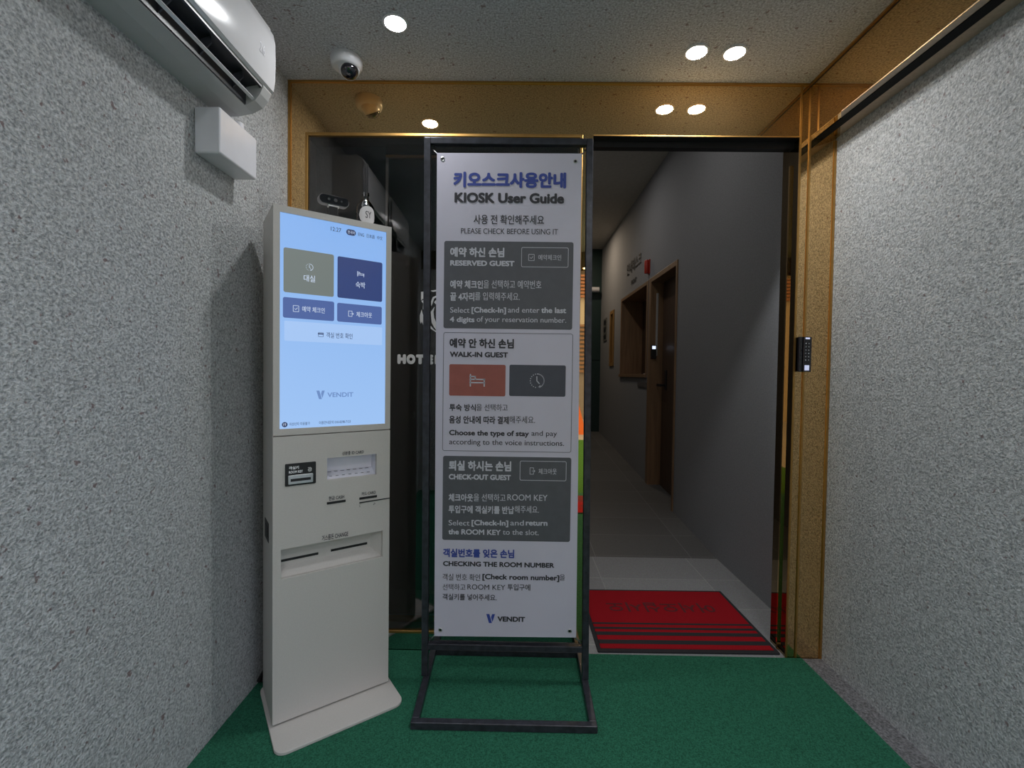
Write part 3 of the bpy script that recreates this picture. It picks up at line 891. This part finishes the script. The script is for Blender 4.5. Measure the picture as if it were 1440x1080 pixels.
ui('language_pill', [(0.2273, 0.2597, 1.6725, 1.6525)], M['ui_ink'], r=0.0095)
YT = 0.0022
tw, tn, td = NB(), NB(), NB()
for s, x0, x1, zt, zb, col, wt in KIOSK_TEXT:
    if s == 'VENDIT':
        write(td, s, x0, x1, zt + DZ, zb + DZ, 0.015, flat(YT))
    elif col == 'navy':
        write(tn, s, x0, x1, zt + DZ, zb + DZ, wt, flat(YT))
    elif col == 'white' and zt > 0.95:
        write(tw, s, x0, x1, zt + DZ, zb + DZ, wt, flat(YT))
icon_clock(tw, 0.0981, 0.1196, 1.5353 + DZ, 1.5103 + DZ, YT, YT + 0.0004, 0.0014, True)
icon_bed(tw, 0.2660, 0.2892, 1.5316 + DZ, 1.5139 + DZ, YT, YT + 0.0004, 0.0016)
icon_check(tw, 0.0588, 0.0768, 1.3925 + DZ, 1.3714 + DZ, YT, YT + 0.0004, 0.0014)
icon_exit(tw, 0.2352, 0.2542, 1.3903 + DZ, 1.3705 + DZ, YT, YT + 0.0004, 0.0014)
ring_plate(tn, rrect(0.1368, 0.1535, 1.2938 + DZ, 1.3092 + DZ, 0.002), rrect(0.1380, 0.1523, 1.2950 + DZ, 1.3080 + DZ, 0.001), 'y', YT, YT + 0.0004)
stroke(tn, [(0.137, 1.3040 + DZ), (0.153, 1.3040 + DZ)], 0.0040, YT, YT + 0.0004)
prism(tn, arc(0.035, 1.0027 + DZ, 0.0085, 0, 345, 22), 'y', YT + 0.0002, YT + 0.0006)
logo_v(td, 0.1315, 0.1583, 1.1124 + DZ, 1.0835 + DZ, YT, YT + 0.0004, 0)
logo_v(td, 0.1315, 0.1583, 1.1124 + DZ, 1.0835 + DZ, YT, YT + 0.0004, 1)
obj('white_lettering', tw, M['ui_white'], sc)
obj('navy_lettering', tn, M['ui_ink'], sc)
obj('logo', td, M['ui_dim'], sc)
# lower front with tray, reader and slots
IDT = (0.1665, 0.3385, 0.8045, 0.8805)
CHG = (0.0245, 0.3625, 0.4965, 0.5945)
def hz(h):
    return (h[0], h[1], h[2] + DZ, h[3] + DZ)
bm = NB(); plate_holes(bm, 0.0, W, 0.016, 0.9645 + DZ, 0.0, 0.014, [hz(IDT), hz(CHG)])
lp = obj('front_panel', bm, M['kiosk'], kk)
bm = NB()
x0, x1, z0, z1 = hz(IDT)
box(bm, x0, x1, 0.058, 0.0655, z0 + 0.020, z1)                          # back
box(bm, x0 - 0.003, x0, 0.0145, 0.0655, z0 - 0.003, z1 + 0.003); box(bm, x1, x1 + 0.003, 0.0145, 0.0655, z0 - 0.003, z1 + 0.003)
box(bm, x0, x1, 0.0145, 0.0655, z1, z1 + 0.003)
prism(bm, [(0.0145, z0 - 0.003), (0.0655, z0 - 0.003), (0.0655, z0 + 0.020), (0.058, z0 + 0.020), (0.0145, z0)], 'x', x0, x1)
tr_ = obj('card_tray', bm, M['traywhite'], kk)
bm = NB()
for k in range(7):
    xx = x0 + 0.014 + k * 0.022
    zz = z0 + 0.020 * (0.040 / 0.0435)
    box(bm, xx, xx + 0.012, 0.050, 0.053, z0 + 0.0178, z0 + 0.0186); box(bm, xx, xx + 0.009, 0.026, 0.029, z0 + 0.0068, z0 + 0.0076)
obj('tray_marks', bm, M['ink'], tr_)
bm = NB()
x0, x1, z0, z1 = hz(CHG)
i0, i1, j0, j1 = x0 + 0.0015, x1 - 0.030, z0 + 0.030, z1 - 0.012
F = [(x0, 0.0145, z0), (x1, 0.0145, z0), (x1, 0.0145, z1), (x0, 0.0145, z1)]
B = [(i0, 0.045, j0), (i1, 0.045, j0), (i1, 0.045, j1), (i0, 0.045, j1)]
Fv, Bv = [bm.verts.new(p) for p in F], [bm.verts.new(p) for p in B]
Gv = [bm.verts.new((p[0], 0.060, p[2])) for p in F]
bm.faces.new(Bv)
for i in range(4):
    j = (i + 1) % 4
    bm.faces.new((Fv[i], Fv[j], Bv[j], Bv[i])); bm.faces.new((Fv[j], Fv[i], Gv[i], Gv[j]))
bm.faces.new(Gv[::-1])
ct = obj('change_tray', bm, M['kiosk'], kk)
bm = NB(); box(bm, 0.030, 0.149, 0.0435, 0.0455, 0.5375 + DZ, 0.5455 + DZ); obj('slot', bm, M['blackmatte'], ct)
bm = NB(); box(bm, 0.191, 0.320, 0.0435, 0.0455, 0.5385 + DZ, 0.5465 + DZ); obj('slot', bm, M['blackmatte'], ct)
bm = NB(); prism(bm, rrect(0.0355, 0.1300, 0.8005 + DZ, 0.8740 + DZ, 0.003), 'y', -0.003, 0.001)
rk = obj('key_reader', bm, M['blackmatte'], kk)
bm = NB(); prism(bm, rrect(0.0440, 0.1210, 0.8060 + DZ, 0.8360 + DZ, 0.003), 'y', -0.0055, -0.0028); obj('slot_frame', bm, M['silver'], rk, bevel=0.001)
bm = NB(); box(bm, 0.0515, 0.1135, -0.0062, -0.005, 0.8150 + DZ, 0.8240 + DZ); obj('slot', bm, M['blackmatte'], rk)
bm = NB()
ink = NB()
for s, x0, x1, zt, zb, col, wt in KIOSK_TEXT:
    if zt < 0.95 and col == 'white':
        write(bm, s, x0, x1, zt + DZ, zb + DZ, wt, flat(-0.0034))
    elif col == 'ink':
        write(ink, s, x0, x1, zt + DZ, zb + DZ, 0.012, flat(-0.0005))
stroke(bm, arc(0.1105, 0.8480 + DZ, 0.0052, 0, 360, 20), 0.0013, -0.0036, -0.0032)
stroke(bm, [(0.1050, 0.8560 + DZ), (0.1130, 0.8560 + DZ), (0.1165, 0.8520 + DZ)], 0.0013, -0.0036, -0.0032)
stroke(bm, arc(0.1105, 0.8480 + DZ, 0.0022, 0, 360, 12), 0.0013, -0.0036, -0.0032)
obj('lettering', bm, M['vinyl'], rk)
stroke(ink, arc(0.2800, 0.6990 + DZ, 0.0035, 60, 300, 10), 0.0008, -0.0006, -0.0002)
stroke(ink, [(0.327, 0.695 + DZ), (0.331, 0.703 + DZ), (0.334, 0.6985 + DZ), (0.327, 0.695 + DZ)], 0.0008, -0.0006, -0.0002)
obj('lettering', ink, M['ink'], lp)
bm = NB(); box(bm, 0.1660, 0.2285, -0.002, 0.001, 0.7215 + DZ, 0.7295 + DZ); obj('cash_slot', bm, M['blackmatte'], kk)
bm = NB(); box(bm, 0.2765, 0.3400, -0.002, 0.001, 0.7215 + DZ, 0.7295 + DZ); obj('card_slot', bm, M['blackmatte'], kk)
bm = NB(); prism(bm, [(0.2770, 0.7085 + DZ), (0.3880, 0.7100 + DZ), (0.3880, 0.7130 + DZ), (0.2770, 0.7125 + DZ)], 'y', -0.002, 0.001); obj('card_slit', bm, M['blackmatte'], kk)
bm = NB(); box(bm, -0.0015, 0.004, 0.085, 0.170, 0.590, 0.655); box(bm, -0.003, 0.0, 0.100, 0.150, 0.605, 0.640); obj('side_socket', bm, M['blackmatte'], kk)

# cable at the wall behind the kiosk
bm = NB(); tube(bm, [(-0.935, 1.78, 0.02), (-0.940, 1.72, 0.022), (-0.942, 1.675, 0.022), (-0.930, 1.72, 0.10), (-0.925, 1.79, 0.20)], 0.012, 10)
tag(obj('power_cable', bm, M['blackmatte'], smooth=True), 'black power cable on the carpet between the kiosk and the left wall', 'cable')

# webcam and reed diffuser on top of the kiosk
def on_kiosk(a, d, z=1.708):
    c, s = math.cos(KR), math.sin(KR)
    return (KX + a * c - d * s, KY + a * s + d * c, z)
wc = thing('webcam', 'dark webcam in a silver shell on top of the kiosk', 'webcam', on_kiosk(0.190, 0.026), KR)
bm = NB(); prism(bm, rrect(-0.050, 0.050, 0.041, 0.073, 0.0155, 8), 'y', -0.010, 0.016); obj('shell', bm, mat('grey_camera_shell', (0.22, 0.22, 0.23), 0.35, 0.6), wc, bevel=0.002)
bm = NB(); prism(bm, rrect(-0.0480, 0.0480, 0.0428, 0.0712, 0.0137, 8), 'y', -0.0125, -0.009); obj('face', bm, M['lens'], wc)
bm = NB()
for x, r in ((-0.018, 0.0045), (0.004, 0.006), (0.024, 0.003)):
    prism(bm, arc(x, 0.057, r, 0, 345, 20), 'y', -0.0135, -0.012)
obj('lenses', bm, mat('grey_lens_ring', (0.05, 0.05, 0.055), 0.25), wc)
bm = NB(); box(bm, -0.014, 0.014, -0.004, 0.010, 0.006, 0.043); box(bm, -0.020, 0.020, -0.010, 0.030, 0.0, 0.006); obj('mount', bm, M['blackmatte'], wc, bevel=0.002)
bm = NB(); box(bm, -0.018, 0.018, -0.007, 0.013, 0.036, 0.0415); obj('hinge', bm, M['silver'], wc, bevel=0.001)

bo = thing('reed_diffuser', 'clear glass reed diffuser bottle with a white label on top of the kiosk', 'diffuser', on_kiosk(0.330, 0.120), KR)
bm = NB(); lathe(bm, [(0.0, 0.0), (0.030, 0.0), (0.0325, 0.003), (0.0325, 0.085), (0.030, 0.098), (0.020, 0.112), (0.012, 0.120), (0.011, 0.136), (0.014, 0.138), (0.014, 0.146), (0.008, 0.146), (0.008, 0.120), (0.018, 0.108), (0.029, 0.085), (0.029, 0.005), (0.0, 0.005)], 0, 0, 36)
obj('bottle', bm, M['clear'], bo, smooth=True)
bm = NB(); lathe(bm, [(0.0, 0.0055), (0.0285, 0.0055), (0.0285, 0.050), (0.0, 0.050)], 0, 0, 32); obj('oil', bm, pane('pale_oil', (0.70, 0.70, 0.68), 0.6), bo, smooth=True)
bm = NB()
seg = 14
a0, a1 = math.radians(-150), math.radians(-30)
cen = 0.056
grid = []
for i in range(seg + 1):
    a = a0 + (a1 - a0) * i / seg
    h = 0.031 * math.sqrt(max(0.0, 1 - (2 * i / seg - 1) ** 2)) + 0.002
    grid.append((bm.verts.new((0.0332 * math.cos(a), 0.0332 * math.sin(a), cen - h)), bm.verts.new((0.0332 * math.cos(a), 0.0332 * math.sin(a), cen + h))))
for (p, q), (r, s) in zip(grid, grid[1:]):
    bm.faces.new((p, r, s, q))
lb = obj('label', bm, M['label'], bo, smooth=True)
bm = NB(); write(bm, 'SY', -0.010, 0.012, 0.070, 0.044, 0.0, lambda a, z: (a, -math.sqrt(0.0338 ** 2 - a * a), z)); obj('lettering', bm, M['ink'], lb)
random.seed(4)
for k in range(6):
    a = k * 1.05
    bm = NB(); tube(bm, [(0.004 * math.cos(a), 0.004 * math.sin(a), 0.010), (0.010 * math.cos(a), 0.010 * math.sin(a), 0.235 + 0.01 * (k % 3))], 0.0015, 6)
    obj('reed', bm, M['black'], bo)

# ------------------------------------------------------------------ banner stand and banner
st = thing('banner_stand', 'black square tube banner stand standing on the green carpet', 'stand', (0, 0, 0.006))
yp = 1.716
q = 0.024
bm = NB(); bar(bm, (-0.334, yp, 0.024), (-0.342, yp, 2.039), q, q); obj('post', bm, M['steel'], st, bevel=0.002)
bm = NB(); bar(bm, (0.274, yp, 0.024), (0.256, yp, 2.039), q, q); obj('post', bm, M['steel'], st, bevel=0.002)
bm = NB(); box(bm, -0.330, 0.244, yp - q / 2, yp + q / 2, 2.015, 2.039); obj('top_bar', bm, M['steel'], st, bevel=0.002)
bm = NB(); box(bm, -0.3225, 0.261, yp - q / 2, yp + q / 2, 0.126, 0.148); obj('cross_bar', bm, M['steel'], st, bevel=0.002)
bm = NB(); box(bm, -0.334, 0.280, 1.474, 1.498, 0.0, 0.024); obj('base_bar', bm, M['steel'], st, bevel=0.002)
bm = NB(); box(bm, -0.344, 0.288, 1.872, 1.896, 0.0, 0.024); obj('base_bar', bm, M['steel'], st, bevel=0.002)
for s0, s1 in ((-0.322, -0.332), (0.268, 0.276)):
    bm = NB()
    v = []
    for (x, y) in ((s0, 1.498), (s1, 1.872)):
        for dx, z in ((-0.012, 0.0), (0.012, 0.0), (0.012, 0.024), (-0.012, 0.024)):
            v.append(bm.verts.new((x + dx, y, z)))
    for f in ((0, 1, 2, 3), (7, 6, 5, 4), (0, 4, 5, 1), (1, 5, 6, 2), (2, 6, 7, 3), (3, 7, 4, 0)):
        bm.faces.new([v[i] for i in f])
    obj('side_rail', bm, M['steel'], st, bevel=0.002)
for x, z in ((-0.322, 2.008), (0.240, 2.008), (-0.316, 0.160), (0.254, 0.160)):
    bm = NB(); tube(bm, [(x + 0.007 * math.cos(2 * PI * k / 14), yp, z + 0.007 * math.sin(2 * PI * k / 14)) for k in range(14)], 0.002, 6, True)
    obj('eye_ring', bm, M['black'], st, smooth=True)

BANNER_TEXT = [
    ('키오스크사용안내', -0.2444, 0.171, 1.9202, 1.8632, 'blue', 0.034),
    ('KIOSK User Guide', -0.2395, 0.1644, 1.8443, 1.8067, 'ink', 0.03),
    ('사용 전 확인해주세요', -0.168, 0.0919, 1.7634, 1.7292, 'ink', 0.008),
    ('PLEASE CHECK BEFORE USING IT', -0.2141, 0.1439, 1.7138, 1.6936, 'ink', 0),
    ('예약 하신 손님', -0.2536, -0.0529, 1.6433, 1.6082, 'white', 0.026),
    ('RESERVED GUEST', -0.2531, -0.015, 1.5951, 1.5754, 'white', 0.028),
    ('예약체크인', 0.0729, 0.1574, 1.6195, 1.5992, 'white', 0),
    ('예약 체크인', -0.2523, -0.1305, 1.522, 1.4918, 'white', 0.018),
    ('을 선택하고 예약번호', -0.1284, 0.0857, 1.524, 1.4938, 'white', 0.0),
    ('끝 4자리', -0.2518, -0.1619, 1.4775, 1.4458, 'white', 0.018),
    ('를 입력해주세요.', -0.1597, 0.0065, 1.479, 1.4494, 'white', 0.0),
    ('Select', -0.2513, -0.179, 1.4224, 1.4019, 'white', 0),
    ('[Check-In]', -0.1719, -0.0437, 1.4237, 1.4032, 'white', 0.02),
    ('and enter', -0.0366, 0.08, 1.4253, 1.4048, 'white', 0),
    ('the last', 0.0864, 0.1789, 1.4259, 1.4048, 'white', 0.02),
    ('4 digits', -0.2524, -0.1602, 1.3872, 1.3674, 'white', 0.02),
    ('of your reservation number.', -0.1523, 0.1795, 1.3892, 1.3695, 'white', 0),
    ('예약 안 하신 손님', -0.2522, -0.013, 1.3074, 1.272, 'ink', 0.026),
    ('WALK-IN GUEST', -0.251, -0.0344, 1.2577, 1.2379, 'ink', 0.028),
    ('투숙 방식', -0.2503, -0.1513, 1.0629, 1.0372, 'ink', 0.016),
    ('을 선택하고', -0.1492, -0.0325, 1.0645, 1.0388, 'ink', 0),
    ('음성 안내에 따라 결제', -0.2506, -0.0276, 1.0189, 0.9903, 'ink', 0.016),
    ('해주세요.', -0.0254, 0.0698, 1.0212, 0.9942, 'ink', 0),
    ('Choose the type of stay', -0.2501, 0.0478, 0.9659, 0.9459, 'ink', 0.02),
    ('and pay', 0.0571, 0.1523, 0.9676, 0.9483, 'ink', 0),
    ('according to the voice instructions.', -0.2497, 0.1792, 0.9319, 0.9119, 'ink', 0),
    ('퇴실 하시는 손님', -0.2502, -0.0167, 0.851, 0.8137, 'white', 0.026),
    ('CHECK-OUT GUEST', -0.2497, -0.0175, 0.8001, 0.78, 'white', 0.028),
    ('체크아웃', 0.0855, 0.1532, 0.8263, 0.8049, 'white', 0),
    ('체크아웃', -0.2497, -0.158, 0.7264, 0.6976, 'white', 0.016),
    ('을 선택하고', -0.1559, -0.0365, 0.7281, 0.6994, 'white', 0),
    ('ROOM KEY', -0.0293, 0.1205, 0.7276, 0.7046, 'white', 0),
    ('투입구에 객실키를 반납', -0.2492, -0.0037, 0.6823, 0.6535, 'white', 0.016),
    ('해주세요.', -0.0016, 0.0891, 0.6852, 0.6579, 'white', 0),
    ('Select', -0.2487, -0.1698, 0.6269, 0.6067, 'white', 0),
    ('[Check-In]', -0.1626, -0.0245, 0.6289, 0.6087, 'white', 0.02),
    ('and', -0.0173, 0.0334, 0.6306, 0.6104, 'white', 0),
    ('return', 0.0406, 0.122, 0.6319, 0.611, 'white', 0.02),
    ('the ROOM KEY', -0.2491, -0.0525, 0.5931, 0.5728, 'white', 0.02),
    ('to the slot.', -0.045, 0.09, 0.5953, 0.575, 'white', 0),
    ('객실번호를 잊은 손님', -0.2685, -0.0011, 0.5189, 0.4866, 'blue', 0.024),
    ('CHECKING THE ROOM NUMBER', -0.268, 0.1497, 0.4711, 0.4524, 'ink', 0.024),
    ('객실 번호 확인', -0.2692, -0.1277, 0.4235, 0.398, 'ink', 0.004),
    ('[Check room number]', -0.1193, 0.1698, 0.4251, 0.4047, 'ink', 0.02),
    ('을', 0.1706, 0.1907, 0.4288, 0.4051, 'ink', 0.004),
    ('선택하고', -0.2689, -0.1828, 0.3847, 0.3609, 'ink', 0),
    ('ROOM KEY', -0.1752, -0.0329, 0.3844, 0.3649, 'ink', 0),
    ('투입구에', -0.0245, 0.0612, 0.3884, 0.3646, 'ink', 0.006),
    ('객실키를 넣어주세요.', -0.2685, -0.0644, 0.3475, 0.3237, 'ink', 0.01),
    ('VENDIT', -0.0608, 0.0436, 0.2645, 0.2449, 'ink', 0.03),
]
BANNER_RECT = [
    ('panel_reserved', -0.2757, 0.202, 1.6662, 1.3441),
    ('panel_walkin', -0.2752, 0.2059, 1.3291, 0.8869),
    ('panel_checkout', -0.2721, 0.2072, 0.8681, 0.5512),
    ('button_reserved', 0.0101, 0.1841, 1.646, 1.5731),
    ('check_icon', 0.0362, 0.0588, 1.6209, 1.5964),
    ('tile_red', -0.2521, -0.0424, 1.2108, 1.0936),
    ('tile_dark', -0.0281, 0.1811, 1.2117, 1.0954),
    ('bed', -0.1753, -0.1191, 1.1739, 1.1299),
    ('clock', 0.0499, 0.101, 1.1805, 1.1259),
    ('button_checkout', 0.0157, 0.1894, 0.854, 0.7802),
    ('exit_icon', 0.0527, 0.0734, 0.829, 0.8032),
    ('vlogo', -0.103, -0.0701, 0.2723, 0.2382),
]
RECT = {n: (a, b, t, z) for n, a, b, t, z in BANNER_RECT}
bn = thing('banner', 'tall pale kiosk user guide banner hung in the black stand', 'banner', (0, 0, 0))
yb0 = 1.7062
bm = NB(); prism(bm, [(-0.2985, 0.184), (0.2365, 0.189), (0.2265, 1.990), (-0.3060, 1.988)], 'y', yb0, yb0 + 0.0008); sh = obj('sheet', bm, M['banner'], bn)
y1, y2, y3 = yb0 - 0.0004, yb0 - 0.0008, yb0 - 0.0012
def panel(name, r, m, rad, ya, yb):
    a, b, t, z = RECT[r]
    p = NB(); prism(p, rrect(a, b, z, t, rad), 'y', ya, yb); return obj(name, p, m, bn)
def outline(bmx, r, rad, w, ya, yb):
    a, b, t, z = RECT[r]
    ring_plate(bmx, rrect(a, b, z, t, rad), rrect(a + w, b - w, z + w, t - w, max(rad - w, 0.001)), 'y', ya, yb)
p1 = panel('grey_panel', 'panel_reserved', M['panelgrey'], 0.008, y1, yb0)
p3 = panel('grey_panel', 'panel_checkout', M['panelgrey'], 0.008, y1, yb0)
bm = NB(); outline(bm, 'panel_walkin', 0.008, 0.0016, y1, yb0); obj('panel_outline', bm, M['ink'], bn)
tl = panel('red_tile', 'tile_red', M['red_ink'], 0.006, y1, yb0)
td_ = panel('dark_tile', 'tile_dark', M['darktile'], 0.006, y1, yb0)
bm = NB(); a, b, t, z = RECT['bed']; icon_bed(bm, a, b, t, z, y2, y1, 0.0045); obj('bed_icon', bm, M['white'], tl)
bm = NB(); a, b, t, z = RECT['clock']; icon_clock(bm, a, b, t, z, y2, y1, 0.0035, True); obj('clock_icon', bm, M['white'], td_)
bm = NB(); outline(bm, 'button_reserved', 0.006, 0.0018, y2, y1); a, b, t, z = RECT['check_icon']; icon_check(bm, a, b, t, z, y2, y1, 0.0018); obj('button', bm, M['white'], p1)
bm = NB(); outline(bm, 'button_checkout', 0.006, 0.0018, y2, y1); a, b, t, z = RECT['exit_icon']; icon_exit(bm, a, b, t, z, y2, y1, 0.0018); obj('button', bm, M['white'], p3)
tb = {'blue': NB(), 'ink': NB(), 'p1': NB(), 'p3': NB()}
for s, a, b, t, z, col, wt in BANNER_TEXT:
    key = col if col != 'white' else ('p1' if z > 1.3 else 'p3')
    write(tb[key], s, a, b, t, z, wt, flat(y2))
obj('blue_lettering', tb['blue'], M['blue'], bn)
obj('lettering', tb['ink'], M['ink'], bn)
obj('lettering', tb['p1'], M['white'], p1)
obj('lettering', tb['p3'], M['white'], p3)
bm = NB(); a, b, t, z = RECT['vlogo']; logo_v(bm, a, b, t, z, y2, yb0, 0); logo_v(bm, a, b, t, z, y2, yb0, 1); obj('logo', bm, M['blue'], bn)
for (x, z), (hx, hz_) in zip(((-0.285, 1.966), (0.204, 1.962), (-0.276, 0.208), (0.212, 0.213)), ((-0.322, 2.004), (0.240, 2.004), (-0.316, 0.164), (0.254, 0.164))):
    bm = NB(); lathe(bm, [(0.0042, 0.0), (0.0050, 0.0012), (0.0065, 0.0016), (0.0080, 0.0008), (0.0082, 0.0)], 0, 0, 24)
    bmesh.ops.rotate(bm, verts=bm.verts, cent=(0, 0, 0), matrix=Matrix.Rotation(PI / 2, 3, 'X'))
    bmesh.ops.translate(bm, verts=bm.verts, vec=(x, yb0 - 0.0002, z))
    ey = obj('eyelet', bm, M['silver'], bn, smooth=True)
    bm = NB(); prism(bm, arc(x, z, 0.0044, 0, 340, 16), 'y', yb0 - 0.0006, yb0); obj('hole', bm, M['blackmatte'], ey)
    bm = NB(); tube(bm, [(x, yb0 + 0.002, z), ((x * 0.5 + hx * 0.5), yb0 + 0.004, (z + hz_) / 2), (hx, yp, hz_)], 0.0022, 8); obj('tie', bm, M['silver'], bn, smooth=True)

# ------------------------------------------------------------------ smart lock on the mirror panel
lk = thing('smart_lock', 'black smart door lock with a lit keypad on the bronze mirror panel', 'lock', (1.147, YF - 0.005, 1.202))
bm = NB(); box(bm, 0.0, 0.014, -0.020, 0.0, 0.0, 0.143); box(bm, 0.017, 0.050, -0.022, 0.0, 0.0, 0.143); box(bm, 0.0, 0.050, -0.012, 0.0, 0.002, 0.141); obj('case', bm, M['lens'], lk, bevel=0.002)
bm = NB(); box(bm, 0.024, 0.041, -0.0232, -0.0218, 0.133, 0.1395); box(bm, 0.023, 0.041, -0.0232, -0.0218, 0.006, 0.027); obj('lit_pad', bm, M['keylight'], lk)
bm = NB()
for r in range(6):
    for c in range(2):
        write(bm, str((r * 2 + c + 1) % 10), 0.025 + c * 0.012, 0.0275 + c * 0.012, 0.118 - r * 0.0135, 0.1135 - r * 0.0135, 0.01, flat(-0.0226))
obj('digits', bm, M['keydim'], lk)

# ------------------------------------------------------------------ the street behind the photographer (seen only in mirrors and glass)
bm = NB(); box(bm, -12, 12, -18, Y0, -0.14, -0.02)
bm2 = NB(); box(bm2, XL - 0.2, -0.55, Y0 - 0.12, Y0, 0.0, 2.19)  # unseen wall piece, added to keep the street out of the glass reflection
struct('wall_rear_added', bm2, M['plaster'], 'short grey stucco wall added beside the street opening to block its reflection', 'wall')
struct('ground', bm, M['asphalt'], 'street pavement outside the entrance', 'ground')
bm = NB(); box(bm, -1.2, 1.6, -4.4, Y0 - 0.01, -0.02, 0.004)
tag(obj('turf', bm, M['turf']), 'bright green artificial turf outside the entrance', 'turf')
hb = thing('building', 'cream street building with terracotta louvers opposite the entrance', 'building', (0, -8.5, -0.02))
bm = NB(); box(bm, -6, 6, -2.0, 0.0, 0.0, 6.0); obj('wall', bm, M['cream'], hb)
bm = NB(); [box(bm, -5, 5, 0.0, 0.12, 3.24 + k * 0.09, 3.29 + k * 0.09) for k in range(9)]; obj('louvers', bm, M['terracotta'], hb)
bm = NB(); [box(bm, -4, 4, 0.0, 0.10, 1.25 + k * 0.11, 1.31 + k * 0.11) for k in range(12)]; obj('grille', bm, M['brownslat'], hb)
bm = NB(); box(bm, -4, 4, 0.002, 0.02, 0.0, 2.5); obj('shopfront', bm, M['shop'], hb)
bm = NB(); prism(bm, [(0.2, 0.0), (1.4, 0.0), (1.1, 1.1), (0.5, 1.1)], 'y', 3.1, 3.2); 
tag(obj('street_board', bm, M['orange']), 'orange board standing on the street beyond the turf', 'board')
bpy.data.objects['street_board'].location = (0, -8.5, -0.02)
